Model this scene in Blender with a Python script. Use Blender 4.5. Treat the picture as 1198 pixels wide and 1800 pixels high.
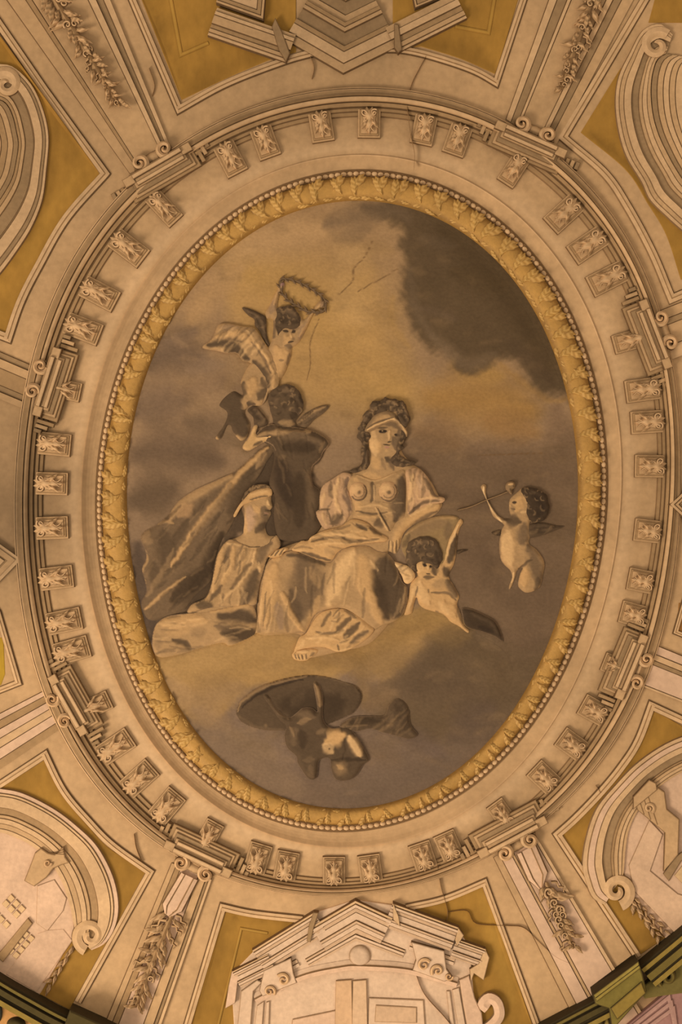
import bpy, math, random
import numpy as np
from mathutils.geometry import delaunay_2d_cdt
from mathutils import Vector

for o in list(bpy.data.objects):
    bpy.data.objects.remove(o, do_unlink=True)
scene = bpy.context.scene
COL = scene.collection
PI = math.pi

# ------------------------------------------------------------------ camera
PX = 1 / 150.0            # metres of ceiling per pixel of the 1198 x 1800 photograph
DIST = 13.0               # eye to ceiling
EYE = 1.6
cam_d = bpy.data.cameras.new('camera')
cam_d.sensor_fit = 'HORIZONTAL'
cam_d.sensor_width = 36.0
cam_d.lens = 36.0 * DIST / (1198 * PX)
cam_d.clip_end = 200
cam = bpy.data.objects.new('camera', cam_d)
cam.location = (0, 0, EYE)
cam.rotation_euler = (PI, 0, 0)
COL.objects.link(cam)
scene.camera = cam

# ------------------------------------------------------------------ light
TINT = np.array([1.0, 0.808, 0.60])          # warm lamp light on the vault
w = bpy.data.worlds.new('room_light')
scene.world = w
w.use_nodes = True
w.node_tree.nodes['Background'].inputs[0].default_value = (1.0, 0.80, 0.58, 1)
w.node_tree.nodes['Background'].inputs[1].default_value = 0.54
def area(name, loc, size, power, target):
    l = bpy.data.lights.new(name, 'AREA')
    l.shape = 'RECTANGLE'; l.size = size[0]; l.size_y = size[1]
    l.energy = power; l.color = (1.0, 0.80, 0.58)
    o = bpy.data.objects.new(name, l)
    o.location = loc
    o.rotation_euler = (Vector(target) - Vector(loc)).to_track_quat('-Z', 'Y').to_euler()
    COL.objects.link(o)
    return o
area('key_light', (-15.0, 11.0, 0.6), (7, 7), 3200, (0, 0, 14.6))  # unseen key light added at lower left to model the relief
scene.view_settings.view_transform = 'Standard'
scene.view_settings.look = 'None'
scene.view_settings.gamma = 1.0
scene.view_settings.use_curve_mapping = False
scene.view_settings.exposure = 0.0

# ------------------------------------------------------------------ mapping from the plan of the ceiling to space
CX, CY = 617.0, 886.0
def _drop(x, y):
    e = np.sqrt(((x - 607) / 585.0) ** 2 + ((y - 862) / 712.0) ** 2)
    return 0.7 * np.maximum(0, e - 1) ** 1.6
def P(V):
    """V: n x 3 (px, py, relief in px towards the floor) -> metres; the field outside the cornice is a gentle cove."""
    V = np.asarray(V, float)
    def base(x, y):
        d = DIST - _drop(x, y)
        return np.stack([(x - 599) * PX * d / DIST, (y - 900) * PX * d / DIST, EYE + d], -1)
    x, y, h = V[:, 0], V[:, 1], V[:, 2]
    b = base(x, y)
    n = np.cross(base(x + 1, y) - b, base(x, y + 1) - b)
    n /= np.linalg.norm(n, axis=1)[:, None]
    return b - n * (h * PX)[:, None]

def lin(c):
    c = np.asarray(c, float) / 255.0
    return np.where(c <= 0.04045, c / 12.92, ((c + 0.055) / 1.055) ** 2.4)
GAIN = 1.25
def albedo(c):
    return np.clip(lin(c) * GAIN / TINT, 0.004, 0.92)

# ------------------------------------------------------------------ materials
def make_mat(name, rough, nscale, lo, hi, bump, stretch=(1, 1, 1), fine=60, spec=0.25):
    m = bpy.data.materials.new(name)
    m.use_nodes = True
    nt = m.node_tree
    b = nt.nodes['Principled BSDF']
    b.inputs['Roughness'].default_value = rough
    b.inputs['Specular IOR Level'].default_value = spec
    at = nt.nodes.new('ShaderNodeAttribute'); at.attribute_name = 'Col'
    ge = nt.nodes.new('ShaderNodeNewGeometry')
    mp = nt.nodes.new('ShaderNodeMapping'); mp.inputs['Scale'].default_value = stretch
    nt.links.new(ge.outputs['Position'], mp.inputs['Vector'])
    n1 = nt.nodes.new('ShaderNodeTexNoise')
    n1.inputs['Scale'].default_value = nscale; n1.inputs['Detail'].default_value = 6; n1.inputs['Roughness'].default_value = 0.65
    n2 = nt.nodes.new('ShaderNodeTexNoise')
    n2.inputs['Scale'].default_value = fine; n2.inputs['Detail'].default_value = 4
    nt.links.new(mp.outputs[0], n1.inputs['Vector']); nt.links.new(mp.outputs[0], n2.inputs['Vector'])
    mr = nt.nodes.new('ShaderNodeMapRange')
    mr.inputs['From Min'].default_value = 0.3; mr.inputs['From Max'].default_value = 0.7
    mr.inputs['To Min'].default_value = lo; mr.inputs['To Max'].default_value = hi
    nt.links.new(n1.outputs['Fac'], mr.inputs['Value'])
    mr2 = nt.nodes.new('ShaderNodeMapRange')
    mr2.inputs['From Min'].default_value = 0.3; mr2.inputs['From Max'].default_value = 0.7
    mr2.inputs['To Min'].default_value = 0.92; mr2.inputs['To Max'].default_value = 1.08
    nt.links.new(n2.outputs['Fac'], mr2.inputs['Value'])
    mu = nt.nodes.new('ShaderNodeMath'); mu.operation = 'MULTIPLY'
    nt.links.new(mr.outputs[0], mu.inputs[0]); nt.links.new(mr2.outputs[0], mu.inputs[1])
    vm = nt.nodes.new('ShaderNodeVectorMath'); vm.operation = 'SCALE'
    nt.links.new(at.outputs['Color'], vm.inputs[0]); nt.links.new(mu.outputs[0], vm.inputs['Scale'])
    nt.links.new(vm.outputs[0], b.inputs['Base Color'])
    bp = nt.nodes.new('ShaderNodeBump'); bp.inputs['Strength'].default_value = bump; bp.inputs['Distance'].default_value = 0.02
    nt.links.new(n2.outputs['Fac'], bp.inputs['Height']); nt.links.new(bp.outputs[0], b.inputs['Normal'])
    return m
MAT = {
    'plaster': make_mat('painted_plaster', 0.95, 1.6, 0.86, 1.12, 0.15, fine=14),
    'stucco': make_mat('stucco_relief', 0.9, 2.5, 0.88, 1.10, 0.15, fine=22),
    'ochre': make_mat('ochre_wash', 0.95, 1.8, 0.76, 1.18, 0.12, (1, 0.6, 1), fine=9),
    'gold': make_mat('gilded_frame', 0.6, 3.0, 0.86, 1.14, 0.25, fine=26, spec=0.4),
    'fresco': make_mat('fresco_pigment', 0.95, 2.2, 0.88, 1.12, 0.22, (1, 1.3, 1), fine=24),
}

# ------------------------------------------------------------------ mesh helpers
def tagit(o, label=None, category=None, group=None, kind=None):
    if label: o['label'] = label
    if category: o['category'] = category
    if group: o['group'] = group
    if kind: o['kind'] = kind
    return o
def thing(name, x, y, label, category, group=None, rot=0.0, h=0.0):
    o = bpy.data.objects.new(name, None)
    o.empty_display_size = 0.1
    o.location = P(np.array([[x, y, h]]))[0]
    o.rotation_euler = (0, 0, rot)
    COL.objects.link(o)
    return tagit(o, label, category, group)
def add_mesh(name, W, faces, cols, mat, parent=None, smooth=False):
    """W metres in world space (or in the parent's frame if the parent is rotated), cols linear albedo per vertex."""
    me = bpy.data.meshes.new(name)
    me.from_pydata([tuple(v) for v in W], [], [tuple(int(i) for i in f) for f in faces])
    at = me.color_attributes.new('Col', 'FLOAT_COLOR', 'POINT')
    c4 = np.ones((len(W), 4)); c4[:, :3] = cols
    at.data.foreach_set('color', c4.ravel())
    if smooth:
        me.polygons.foreach_set('use_smooth', [True] * len(me.polygons))
    me.materials.append(MAT[mat]); me.update()
    o = bpy.data.objects.new(name, me)
    COL.objects.link(o)
    if parent: o.parent = parent
    return o
def origin_of(o):
    v = Vector(o.location)
    return v if o.parent is None else v + origin_of(o.parent)
def mk(name, V, faces, cols, mat, parent=None, smooth=False):
    """V in (px,py,h); cols sRGB 0..255 per vertex."""
    W = P(V)
    c = W.mean(0)
    o = add_mesh(name, W - c, faces, albedo(cols), mat, parent, smooth)
    c = Vector(c)
    o.location = c - origin_of(parent) if parent else c
    return o
def inst(name, data, parent, x, y, rot, scale=(1, 1, 1), h=0.0, local=False):
    """another object on shared mesh data, placed on the ceiling"""
    o = bpy.data.objects.new(name, data)
    COL.objects.link(o)
    loc = Vector(P(np.array([[x, y, h]]))[0])
    if parent:
        o.parent = parent
        loc = loc - origin_of(parent)
    o.location = loc
    o.rotation_euler = (0, 0, rot); o.scale = scale
    return o
def pts(s, crop=None):
    if not isinstance(s, str):
        a = np.array(s, float)
    else:
        a = np.array([[float(v) for v in p.split(',')] for p in s.split()])
    if crop:
        a = a / crop[2] + np.array(crop[:2])
    return a
def smooth_curve(a, closed=False, step=4.0):
    a = np.asarray(a, float)
    if len(a) < 3 and not closed:
        n = max(2, int(np.linalg.norm(a[-1] - a[0]) / step) + 1)
        t = np.linspace(0, 1, n)[:, None]
        return a[0] * (1 - t) + a[-1] * t
    if closed:
        q = np.vstack([a[-1], a, a[0], a[1]])
    else:
        q = np.vstack([2 * a[0] - a[1], a, 2 * a[-1] - a[-2]])
    out = []
    for i in range(1, len(q) - 2):
        p0, p1, p2, p3 = q[i - 1], q[i], q[i + 1], q[i + 2]
        n = max(2, int(np.linalg.norm(p2 - p1) / step))
        t = (np.arange(n) / n)[:, None]
        out.append(0.5 * ((2 * p1) + (-p0 + p2) * t + (2 * p0 - 5 * p1 + 4 * p2 - p3) * t ** 2 + (-p0 + 3 * p1 - 3 * p2 + p3) * t ** 3))
    if not closed: out.append(q[-2][None])
    return np.vstack(out)
def resample(a, n):
    d = np.r_[0, np.cumsum(np.linalg.norm(np.diff(a, axis=0), axis=1))]
    s = np.linspace(0, d[-1], n)
    return np.stack([np.interp(s, d, a[:, 0]), np.interp(s, d, a[:, 1])], -1)
def polydist(xy, a, closed=False):
    if closed: a = np.vstack([a, a[:1]])
    if len(a) == 1:
        return np.linalg.norm(xy - a[0], axis=1)
    best = np.full(len(xy), 1e9)
    for p, q in zip(a[:-1], a[1:]):
        d = q - p; L = d @ d
        t = np.clip(((xy - p) @ d) / L, 0, 1) if L > 0 else np.zeros(len(xy))
        best = np.minimum(best, np.linalg.norm(xy - p - t[:, None] * d, axis=1))
    return best
def inside(xy, poly):
    x, y = xy[:, 0], xy[:, 1]
    r = np.zeros(len(xy), bool)
    j = len(poly) - 1
    for i in range(len(poly)):
        xi, yi = poly[i]; xj, yj = poly[j]
        if yi != yj:
            r ^= ((yi > y) != (yj > y)) & (x < (xj - xi) * (y - yi) / (yj - yi) + xi)
        j = i
    return r

# ------------------------------------------------------------------ palette (as the photograph shows it)
LINE = (108, 77, 46); LINE2 = (132, 97, 61)
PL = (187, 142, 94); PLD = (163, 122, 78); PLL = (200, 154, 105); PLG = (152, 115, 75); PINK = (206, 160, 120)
OCH = (158, 110, 44); OCHD = (130, 89, 34)
PIG = {'K': (66, 49, 36), 'k': (80, 60, 43), 'd': (96, 73, 53), 'b': (114, 87, 63), 'm': (138, 105, 74), 't': (162, 123, 85),
       'l': (182, 137, 92), 'h': (200, 154, 107), 'w': (210, 166, 120), 'y': (186, 138, 80), 'o': (170, 124, 66), 'g': (122, 95, 73), 'p': (146, 112, 84)}
PIG = {k: (v[0], v[1] * 0.985, v[2] * 0.91) for k, v in PIG.items()}
def C(c): return np.array(PIG[c] if isinstance(c, str) else c, float)

# stain at the left edge and broad darker and lighter areas of the plaster, as multiplier of its colour
TONE = [((560, 120), 300, 0.92), ((120, 220), 240, 0.95), ((1060, 200), 200, 0.97), ((10, 900), 170, 0.72), ((0, 760), 130, 0.93), ((300, 1720), 220, 1.04), ((620, 1720), 260, 1.06), ((980, 1650), 220, 1.05),
        ((60, 1560), 160, 1.04), ((60, 420), 200, 0.95), ((600, 20), 240, 0.95), ((1170, 800), 150, 0.97), ((120, 80), 200, 0.97), ((1080, 900), 130, 0.96)]
def tone(x, y):
    t = np.ones(len(x))
    for (cx, cy), r, k in TONE:
        g = np.exp(-((x - cx) ** 2 + (y - cy) ** 2) / (2 * (r * 0.6) ** 2))
        t *= 1 + (k - 1) * g
    return t

# ------------------------------------------------------------------ loft between two curves with a moulding profile
def loft(name, A, B, prof, mat='plaster', parent=None, closed=False, toned=True, smooth=False):
    """prof: list of (t, h, colour); the surface runs from curve A (t=0) to curve B (t=1)"""
    A = np.asarray(A, float); B = np.asarray(B, float)
    n, k = len(A), len(prof)
    V = np.zeros((n, k, 3)); Cc = np.zeros((n, k, 3))
    for j, (t, h, c) in enumerate(prof):
        V[:, j, :2] = A * (1 - t) + B * t
        V[:, j, 2] = h
        Cc[:, j] = C(c)
    faces = []
    for i in range(n if closed else n - 1):
        i2 = (i + 1) % n
        for j in range(k - 1):
            if prof[j][0] == prof[j + 1][0] and prof[j][1] == prof[j + 1][1]: continue
            faces.append((i * k + j, i * k + j + 1, i2 * k + j + 1, i2 * k + j))
    V = V.reshape(-1, 3); Cc = Cc.reshape(-1, 3)
    if toned: Cc = Cc * tone(V[:, 0], V[:, 1])[:, None]
    return mk(name, V, faces, Cc, mat, parent, smooth)
def bands(segs, width, h_edge=0.0, line=LINE, lw=1.6, first=True, last=True):
    """segs: (t_end, h, colour) -> a stepped profile with drawn grooves of lw px between the bands"""
    e = lw / width
    out = [(0.0, h_edge, line)] if first else []
    t0 = 0.0
    for i, (t1, h, c) in enumerate(segs):
        a = t0 + (e if (i > 0 or first) else 0)
        out += [(a, h - 0.8, line), (a, h, c), (t1, h, c)]
        if i < len(segs) - 1 or last: out += [(t1, h, line), (t1, h - 0.8, line)]
        t0 = t1
    if last: out.append((1.0, h_edge, line))
    return out
def dedupe(a, closed=False):
    a = np.asarray(a, float)
    k = [0] + [i for i in range(1, len(a)) if np.linalg.norm(a[i] - a[i - 1]) > 0.2]
    a = a[k]
    if closed and np.linalg.norm(a[0] - a[-1]) < 0.2: a = a[:-1]
    return a
def densify(a, closed=False, step=14.0):
    out = []
    n = len(a)
    for i in range(n if closed else n - 1):
        p, q = a[i], a[(i + 1) % n]
        k = max(1, int(np.linalg.norm(q - p) / step))
        out += [p + (q - p) * j / k for j in range(k)]
    if not closed: out.append(a[-1])
    return np.array(out)
def off_path(a, d, closed=False):
    """parallel curve at distance d on the left of the walking direction (mitred)"""
    a = np.asarray(a, float)
    if closed:
        t0 = a - np.roll(a, 1, 0); t1 = np.roll(a, -1, 0) - a
    else:
        s = np.diff(a, axis=0); t0 = np.vstack([s[:1], s]); t1 = np.vstack([s, s[-1:]])
    t0 = t0 / np.linalg.norm(t0, axis=1)[:, None]; t1 = t1 / np.linalg.norm(t1, axis=1)[:, None]
    n0 = np.stack([t0[:, 1], -t0[:, 0]], -1); n1 = np.stack([t1[:, 1], -t1[:, 0]], -1)
    m = n0 + n1
    m = m / np.maximum(0.5, (m * n0).sum(1))[:, None]
    return a + m * d
def sweep(name, path, prof_px, mat='plaster', parent=None, closed=False, toned=True):
    """prof_px: (offset px, h, colour) across a path"""
    path = densify(dedupe(path, closed), closed)
    w0, w1 = prof_px[0][0], prof_px[-1][0]
    A = off_path(path, w0, closed); B = off_path(path, w1, closed)
    return loft(name, A, B, [((o - w0) / (w1 - w0), h, c) for o, h, c in prof_px], mat, parent, closed, toned)
def slab(name, poly, h, col, mat='plaster', parent=None, edge=2.0, grid=0, toned=True, paint=None, edgecol=None):
    """flat raised plate with a bevelled rim"""
    a = dedupe(poly, True)
    area2 = (a[:, 0] * np.roll(a[:, 1], -1) - np.roll(a[:, 0], -1) * a[:, 1]).sum()
    if area2 < 0: a = a[::-1]
    inn = off_path(a, -edge, True)
    n = len(a)
    V = np.vstack([np.c_[a, np.full(n, -0.5)], np.c_[a, np.full(n, max(0.3, h - edge * 0.6))], np.c_[inn, np.full(n, h)]])
    faces = []
    for k in (0, 1):
        for i in range(n):
            j = (i + 1) % n
            faces.append((k * n + i, k * n + j, (k + 1) * n + j, (k + 1) * n + i))
    if not grid and max(np.ptp(a, axis=0)) > 30: grid = 11
    if grid:
        x0, y0 = inn.min(0); x1, y1 = inn.max(0)
        gx, gy = np.meshgrid(np.arange(x0, x1, grid), np.arange(y0, y1, grid))
        g = np.c_[gx.ravel(), gy.ravel()]
        g = g[inside(g, inn)]
        g = g[polydist(g, inn, True) > grid * 0.5]
    else:
        g = np.zeros((0, 2))
    allp = np.vstack([inn, g])
    r = delaunay_2d_cdt([Vector(p) for p in allp], [(i, (i + 1) % n) for i in range(n)], [], 1, 1e-4)
    off = len(V)
    vs = np.array([[v[0], v[1], h] for v in r[0]])
    V = np.vstack([V, vs]); faces += [tuple(off + i for i in f) for f in r[2]]
    Cc = np.tile(C(col), (len(V), 1))
    if edgecol is not None: Cc[:2 * n] = C(edgecol)
    if paint is not None: Cc[off:], _ = strokes_on(V[off:, :2], Cc[off:], np.zeros(len(V) - off), paint)
    if toned: Cc = Cc * tone(V[:, 0], V[:, 1])[:, None]
    return mk(name, V, faces, Cc, mat, parent)

# ------------------------------------------------------------------ brush strokes of pigment (with a little relief) on a set of points
def wobble(xy, amp):
    """hand-drawn unevenness: a smooth displacement of a couple of pixels"""
    x, y = xy[:, 0], xy[:, 1]
    dx = np.sin(x * 0.21 + 1.7 * np.sin(y * 0.13)) + 0.6 * np.sin(x * 0.47 - y * 0.39 + 2)
    dy = np.sin(y * 0.23 + 1.5 * np.sin(x * 0.11 + 1)) + 0.6 * np.sin(y * 0.51 + x * 0.36)
    return xy + amp * 0.6 * np.stack([dx, dy], -1)
def brushdist(xy, a):
    """distance to a stroke that thins out towards both ends"""
    seg = np.r_[0, np.cumsum(np.linalg.norm(np.diff(a, axis=0), axis=1))]
    Lt = seg[-1] + 1e-9
    best = np.full(len(xy), 1e9); par = np.zeros(len(xy))
    for i, (p, q) in enumerate(zip(a[:-1], a[1:])):
        d = q - p; L = d @ d
        t = np.clip(((xy - p) @ d) / L, 0, 1) if L > 0 else np.zeros(len(xy))
        e = np.linalg.norm(xy - p - t[:, None] * d, axis=1)
        b = e < best
        best = np.where(b, e, best); par = np.where(b, (seg[i] + t * math.sqrt(L)) / Lt, par)
    return best / (0.45 + 0.6 * np.sin(PI * np.clip(par, 0, 1)) ** 0.7)
def strokes_on(xy, col, h, strokes, crop=None):
    col = col.copy(); h = h.copy()
    for s in strokes:
        if isinstance(s[0], str) and s[0][0] == 'P':      # a soft-edged area
            a = smooth_curve(pts(s[0][1:], crop), True, 8.0); sf = s[1]
            lo = a.min(0) - sf; hi = a.max(0) + sf
            m = np.where((xy[:, 0] > lo[0]) & (xy[:, 0] < hi[0]) & (xy[:, 1] > lo[1]) & (xy[:, 1] < hi[1]))[0]
            if len(m) == 0: continue
            z = wobble(xy[m], 5.0)
            d = polydist(z, a, True)
            d = np.where(inside(z, a), d, -d)
            t = np.clip((d + sf) / (2 * sf), 0, 1); t = t * t * (3 - 2 * t)
            al = (t * s[3])[:, None]
            col[m] = col[m] * (1 - al) + C(s[2]) * al
            continue
        a = pts(s[0], crop); wd, c, op = s[1], C(s[2]), s[3]
        dh = s[4] if len(s) > 4 else 0.0
        hard = s[5] if len(s) > 5 else 0.0
        if len(a) > 2: a = smooth_curve(a, False, max(4.0, wd * 0.5))
        lo = a.min(0) - wd; hi = a.max(0) + wd
        m = np.where((xy[:, 0] > lo[0]) & (xy[:, 0] < hi[0]) & (xy[:, 1] > lo[1]) & (xy[:, 1] < hi[1]))[0]
        if len(m) == 0: continue
        z = wobble(xy[m], min(1.8, 0.28 * wd))
        d = (brushdist(z, a) if len(a) > 1 else polydist(z, a)) / wd
        t = np.clip((1 - d) / (1 - hard), 0, 1); t = t * t * (3 - 2 * t)
        al = (t * op)[:, None]
        col[m] = col[m] * (1 - al) + c * al
        if dh: h[m] += t * dh
    return col, h
def relief(name, outline, base, H, R, strokes=(), crop=None, parent=None, mat='fresco', h0=0.5, grid=2.2, soft=None, field=None, smooth_outline=True, toned=False, rim=None, skirt=True, ease=False, ragged=0.0, contrast=1.0):
    """bas-relief: the outline is filled with a fine net of points and swells to H px within R px of its edge"""
    a = pts(outline, crop)
    a = smooth_curve(a, True, 3.0) if smooth_outline else a
    if ragged: a = wobble(a, ragged)
    keep = np.linalg.norm(a - np.roll(a, 1, 0), axis=1) > 0.3
    a = a[keep]; n = len(a)
    x0, y0 = a.min(0); x1, y1 = a.max(0)
    g = []
    for r, yy in enumerate(np.arange(y0, y1, grid * 0.87)):
        xs = np.arange(x0 + (grid / 2 if r % 2 else 0), x1, grid)
        g.append(np.c_[xs, np.full(len(xs), yy)])
    g = np.vstack(g)
    g = g[inside(g, a)]
    g = g[polydist(g, a, True) > grid * 0.55]
    allp = np.vstack([a, g])
    res = delaunay_2d_cdt([Vector(p) for p in allp], [(i, (i + 1) % n) for i in range(n)], [], 1, 1e-5)
    xy = np.array([[v[0], v[1]] for v in res[0]])
    d = polydist(xy, a, True)
    t = np.clip(d / R, 0, 1)
    h = h0 + H * (t * t * (3 - 2 * t) if ease else 1 - (1 - t) ** 2)
    col = field(xy) if field is not None else np.tile(C(base), (len(xy), 1))
    col, h = strokes_on(xy, col, h, strokes, crop)
    if contrast != 1.0: col = np.clip(np.array([142., 107., 72.]) + (col - np.array([142., 107., 72.])) * contrast, 20, 235)
    if rim is not None:
        k = np.clip(1 - d / rim[0], 0, 1)[:, None] * rim[2]
        col = col * (1 - k) + C(rim[1]) * k
    if soft is not None:
        e = np.where(d < soft)[0]
        k = np.clip(d[e] / soft, 0, 1)[:, None]; k = k * k * (3 - 2 * k)
        col[e] = sky_field(xy[e]) * (1 - k) + col[e] * k
    if toned: col = col * tone(xy[:, 0], xy[:, 1])[:, None]
    m = len(xy)
    V = np.c_[xy, h]
    faces = [tuple(f) for f in res[2]]
    # skirt down to the wall
    ob = [None] * n
    for i, orig in enumerate(res[3]):
        for q in orig:
            if q < n: ob[q] = i
    ob = [q for q in ob if q is not None]
    if skirt:
        up = V[ob].copy(); sk = V[ob].copy(); sk[:, 2] = h0 - 6.0
        V = np.vstack([V, up, sk]); col = np.vstack([col, col[ob], col[ob]])
        for i in range(len(ob)):
            j = (i + 1) % len(ob)
            faces.append((m + i, m + j, m + len(ob) + j, m + len(ob) + i))
    return mk(name, V, faces, col, mat, parent, True)
def ribbon(name, path, wd, h, col, mat='plaster', parent=None, taper=True, h0=0.2):
    """thin raised line (a crack, a drawn groove, a cord)"""
    a = smooth_curve(pts(path), False, 5.0)
    n = len(a)
    k = np.sin(np.linspace(0.12, PI - 0.12, n)) ** 0.4 if taper else np.ones(n)
    s = np.gradient(a, axis=0); s /= np.linalg.norm(s, axis=1)[:, None] + 1e-9
    nn = np.stack([s[:, 1], -s[:, 0]], -1) * (k * wd / 2)[:, None]
    V = np.vstack([np.c_[a - nn, np.full(n, h0)], np.c_[a, np.full(n, h)], np.c_[a + nn, np.full(n, h0)]])
    f = []
    for i in range(n - 1):
        f += [(i, i + 1, n + i + 1, n + i), (n + i, n + i + 1, 2 * n + i + 1, 2 * n + i)]
    return mk(name, V, f, np.tile(C(col), (3 * n, 1)), mat, parent)
def spiral(cx, cy, r, turns, a0, sgn, n=None, r_end=0.12):
    n = n or int(40 * turns)
    t = np.linspace(0, 1, n)
    rr = r * (1 - t * (1 - r_end)); an = a0 + sgn * t * turns * 2 * PI
    return np.c_[cx + rr * np.cos(an), cy + rr * np.sin(an)]

# ================================================================== the rings of the oval (traced, then smoothed)
def fit_ring(s, H=4):
    a = pts(s) - np.array([CX, CY])
    th = np.arctan2(a[:, 1], a[:, 0]); r = np.hypot(a[:, 0], a[:, 1])
    def basis(t):
        return np.stack([np.ones_like(t)] + [f(k * t) for k in range(1, H + 1) for f in (np.cos, np.sin)], -1)
    Bm = basis(th)
    reg = np.diag([1e-6] + [1e-3 * k ** 2 for k in range(1, H + 1) for _ in (0, 1)])
    co = np.linalg.solve(Bm.T @ Bm + reg, Bm.T @ r)
    return lambda t: basis(np.asarray(t, float)) @ co
R0 = fit_ring('600,350 531,368 451,400 406,441 322,517 290,583 249,684 227,784 219,890 227,967 245,1060 277,1157 307,1234 347,1294 397,1344 451,1385 526,1415 600,1425 663,1418 728,1395 811,1348 865,1297 908,1244 955,1164 985,1080 1003,983 1012,900 1015,784 1002,704 978,627 945,553 908,500 878,460 838,426 798,403 748,376 688,353 628,346')
RB = fit_ring('596,303 551,310 493,328 441,356 391,393 346,433 328,450 275,517 236,583 198,684 184,784 174,890 173,967 185,1044 207,1127 234,1194 274,1271 334,1344 391,1393 451,1428 511,1448 596,1461 673,1450 748,1425 808,1395 865,1346 915,1294 962,1227 1002,1147 1032,1067 1052,983 1061,900 1062,817 1057,737 1038,657 1012,580 980,513 942,457 928,441 878,391 838,361 783,333 728,315 663,303')
R3 = fit_ring('501,290 431,325 381,361 325,411 295,446 230,517 197,583 170,684 154,784 145,890 142,900 147,967 160,1060 190,1164 234,1250 294,1344 350,1400 426,1445 501,1470 597,1485 698,1480 798,1445 878,1395 908,1344 958,1281 1012,1187 1055,1087 1080,990 1090,900 1092,817 1087,744 1075,667 1052,590 1018,517 965,460 948,401 878,350 808,310 700,277 600,273')
R4 = fit_ring('586,245 491,273 436,300 643,243 736,250 803,265 210,517 125,784 119,850 120,927 127,1010 145,1087 155,1137 230,1300 270,1355 316,1398 463,1485 516,1498 598,1508 648,1500 743,1478 788,1460 982,1307 1012,1257 1084,1077 1098,1023 1115,943 1118,844 1115,767 1045,517 1010,455 963,405 258,440', 4)
R5 = fit_ring('600,185 531,198 466,218 401,248 331,285 673,188 773,205 868,240 959,300 1014,351 1059,411 1098,470 1167,664 1169,750 1169,850 1164,940 1147,1034 1132,1100 1068,1234 1038,1294 989,1390 944,1435 843,1490 748,1523 673,1540 598,1553 501,1548 426,1535 296,1480 230,1405 184,1344 144,1277 97,1170 80,1087 67,1013 58,920 56,850 60,784 70,715 100,600 132,517 175,450')
R6 = fit_ring('600,150 526,160 451,185 381,215 316,258 673,148 748,163 813,183 878,213 969,275 1034,330 1079,381 1119,446 1129,470 1154,533 1182,630 1198,740 1203,850 1192,950 1175,1050 1149,1124 1118,1204 1039,1395 969,1450 863,1500 773,1530 698,1550 598,1572 481,1565 396,1545 296,1505 235,1465 165,1390 110,1284 80,1210 60,1134 33,1034 20,900 23,784 30,720 60,615 97,517 135,450')
NT = 360
TH = np.linspace(-PI, PI, NT, endpoint=False)
def ring_pts(R, th=TH, d=0.0):
    r = R(th) + d
    return np.c_[CX + r * np.cos(th), CY + r * np.sin(th)]
def ring_at(R, x, y, d=0.0):
    """point of the ring in the direction of (x, y), and the inward normal there"""
    th = math.atan2(y - CY, x - CX)
    p = ring_pts(R, np.array([th - 0.01, th, th + 0.01]), d)
    t = p[2] - p[0]; t /= np.linalg.norm(t)
    return p[1], np.array([-t[1], t[0]])        # normal points to the centre

# ------------------------------------------------------------------ the ceiling field outside the cornice
ang = np.linspace(-PI, PI, 480, endpoint=False)
rad = np.r_[np.linspace(0, 1, 46) ** 1.5]
r6 = R6(ang) - 12
V = []
for q in rad:
    r = r6 + q * (2300 - r6)
    V.append(np.c_[CX + r * np.cos(ang), CY + r * np.sin(ang), np.zeros(len(ang))])
V = np.vstack(V)
n = len(ang)
F = [(k * n + i, k * n + (i + 1) % n, (k + 1) * n + (i + 1) % n, (k + 1) * n + i) for k in range(len(rad) - 1) for i in range(n)]
ceiling = mk('ceiling', V, F, np.tile(C(PL), (len(V), 1)) * tone(V[:, 0], V[:, 1])[:, None], 'plaster')
tagit(ceiling, 'plastered vault painted with warm beige architecture around the oval', kind='structure')

# ------------------------------------------------------------------ cornice, soffit and cove
def struct(o, label):
    return tagit(o, label, kind='structure')
cw = 36.0
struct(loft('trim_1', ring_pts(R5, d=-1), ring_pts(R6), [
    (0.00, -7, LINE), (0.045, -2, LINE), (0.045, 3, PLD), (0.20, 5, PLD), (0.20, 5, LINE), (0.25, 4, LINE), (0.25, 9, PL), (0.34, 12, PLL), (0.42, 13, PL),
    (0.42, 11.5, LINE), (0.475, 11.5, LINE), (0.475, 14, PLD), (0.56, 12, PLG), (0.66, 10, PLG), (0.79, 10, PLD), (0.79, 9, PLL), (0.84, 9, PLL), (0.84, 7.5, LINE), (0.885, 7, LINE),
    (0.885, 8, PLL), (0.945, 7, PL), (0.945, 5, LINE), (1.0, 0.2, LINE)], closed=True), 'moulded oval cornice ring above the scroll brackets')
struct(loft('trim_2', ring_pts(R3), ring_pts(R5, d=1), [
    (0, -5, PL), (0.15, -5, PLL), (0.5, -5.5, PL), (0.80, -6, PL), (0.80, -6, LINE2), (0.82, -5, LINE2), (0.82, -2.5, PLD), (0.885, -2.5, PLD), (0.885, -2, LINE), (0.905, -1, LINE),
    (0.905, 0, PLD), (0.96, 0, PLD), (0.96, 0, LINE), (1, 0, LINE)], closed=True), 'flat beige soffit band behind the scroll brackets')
struct(loft('trim_3', ring_pts(RB, d=6), ring_pts(R3, d=1), [
    (0, -13, PL), (0.06, -12, LINE2), (0.12, -13, PL), (0.3, -12.2, PL), (0.5, -10.5, PL), (0.7, -8, PL), (0.88, -4.5, PL), (0.97, -2.5, PLL), (1.0, -5, PL)], closed=True),
    'smooth concave cove band around the gilded frame')

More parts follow.
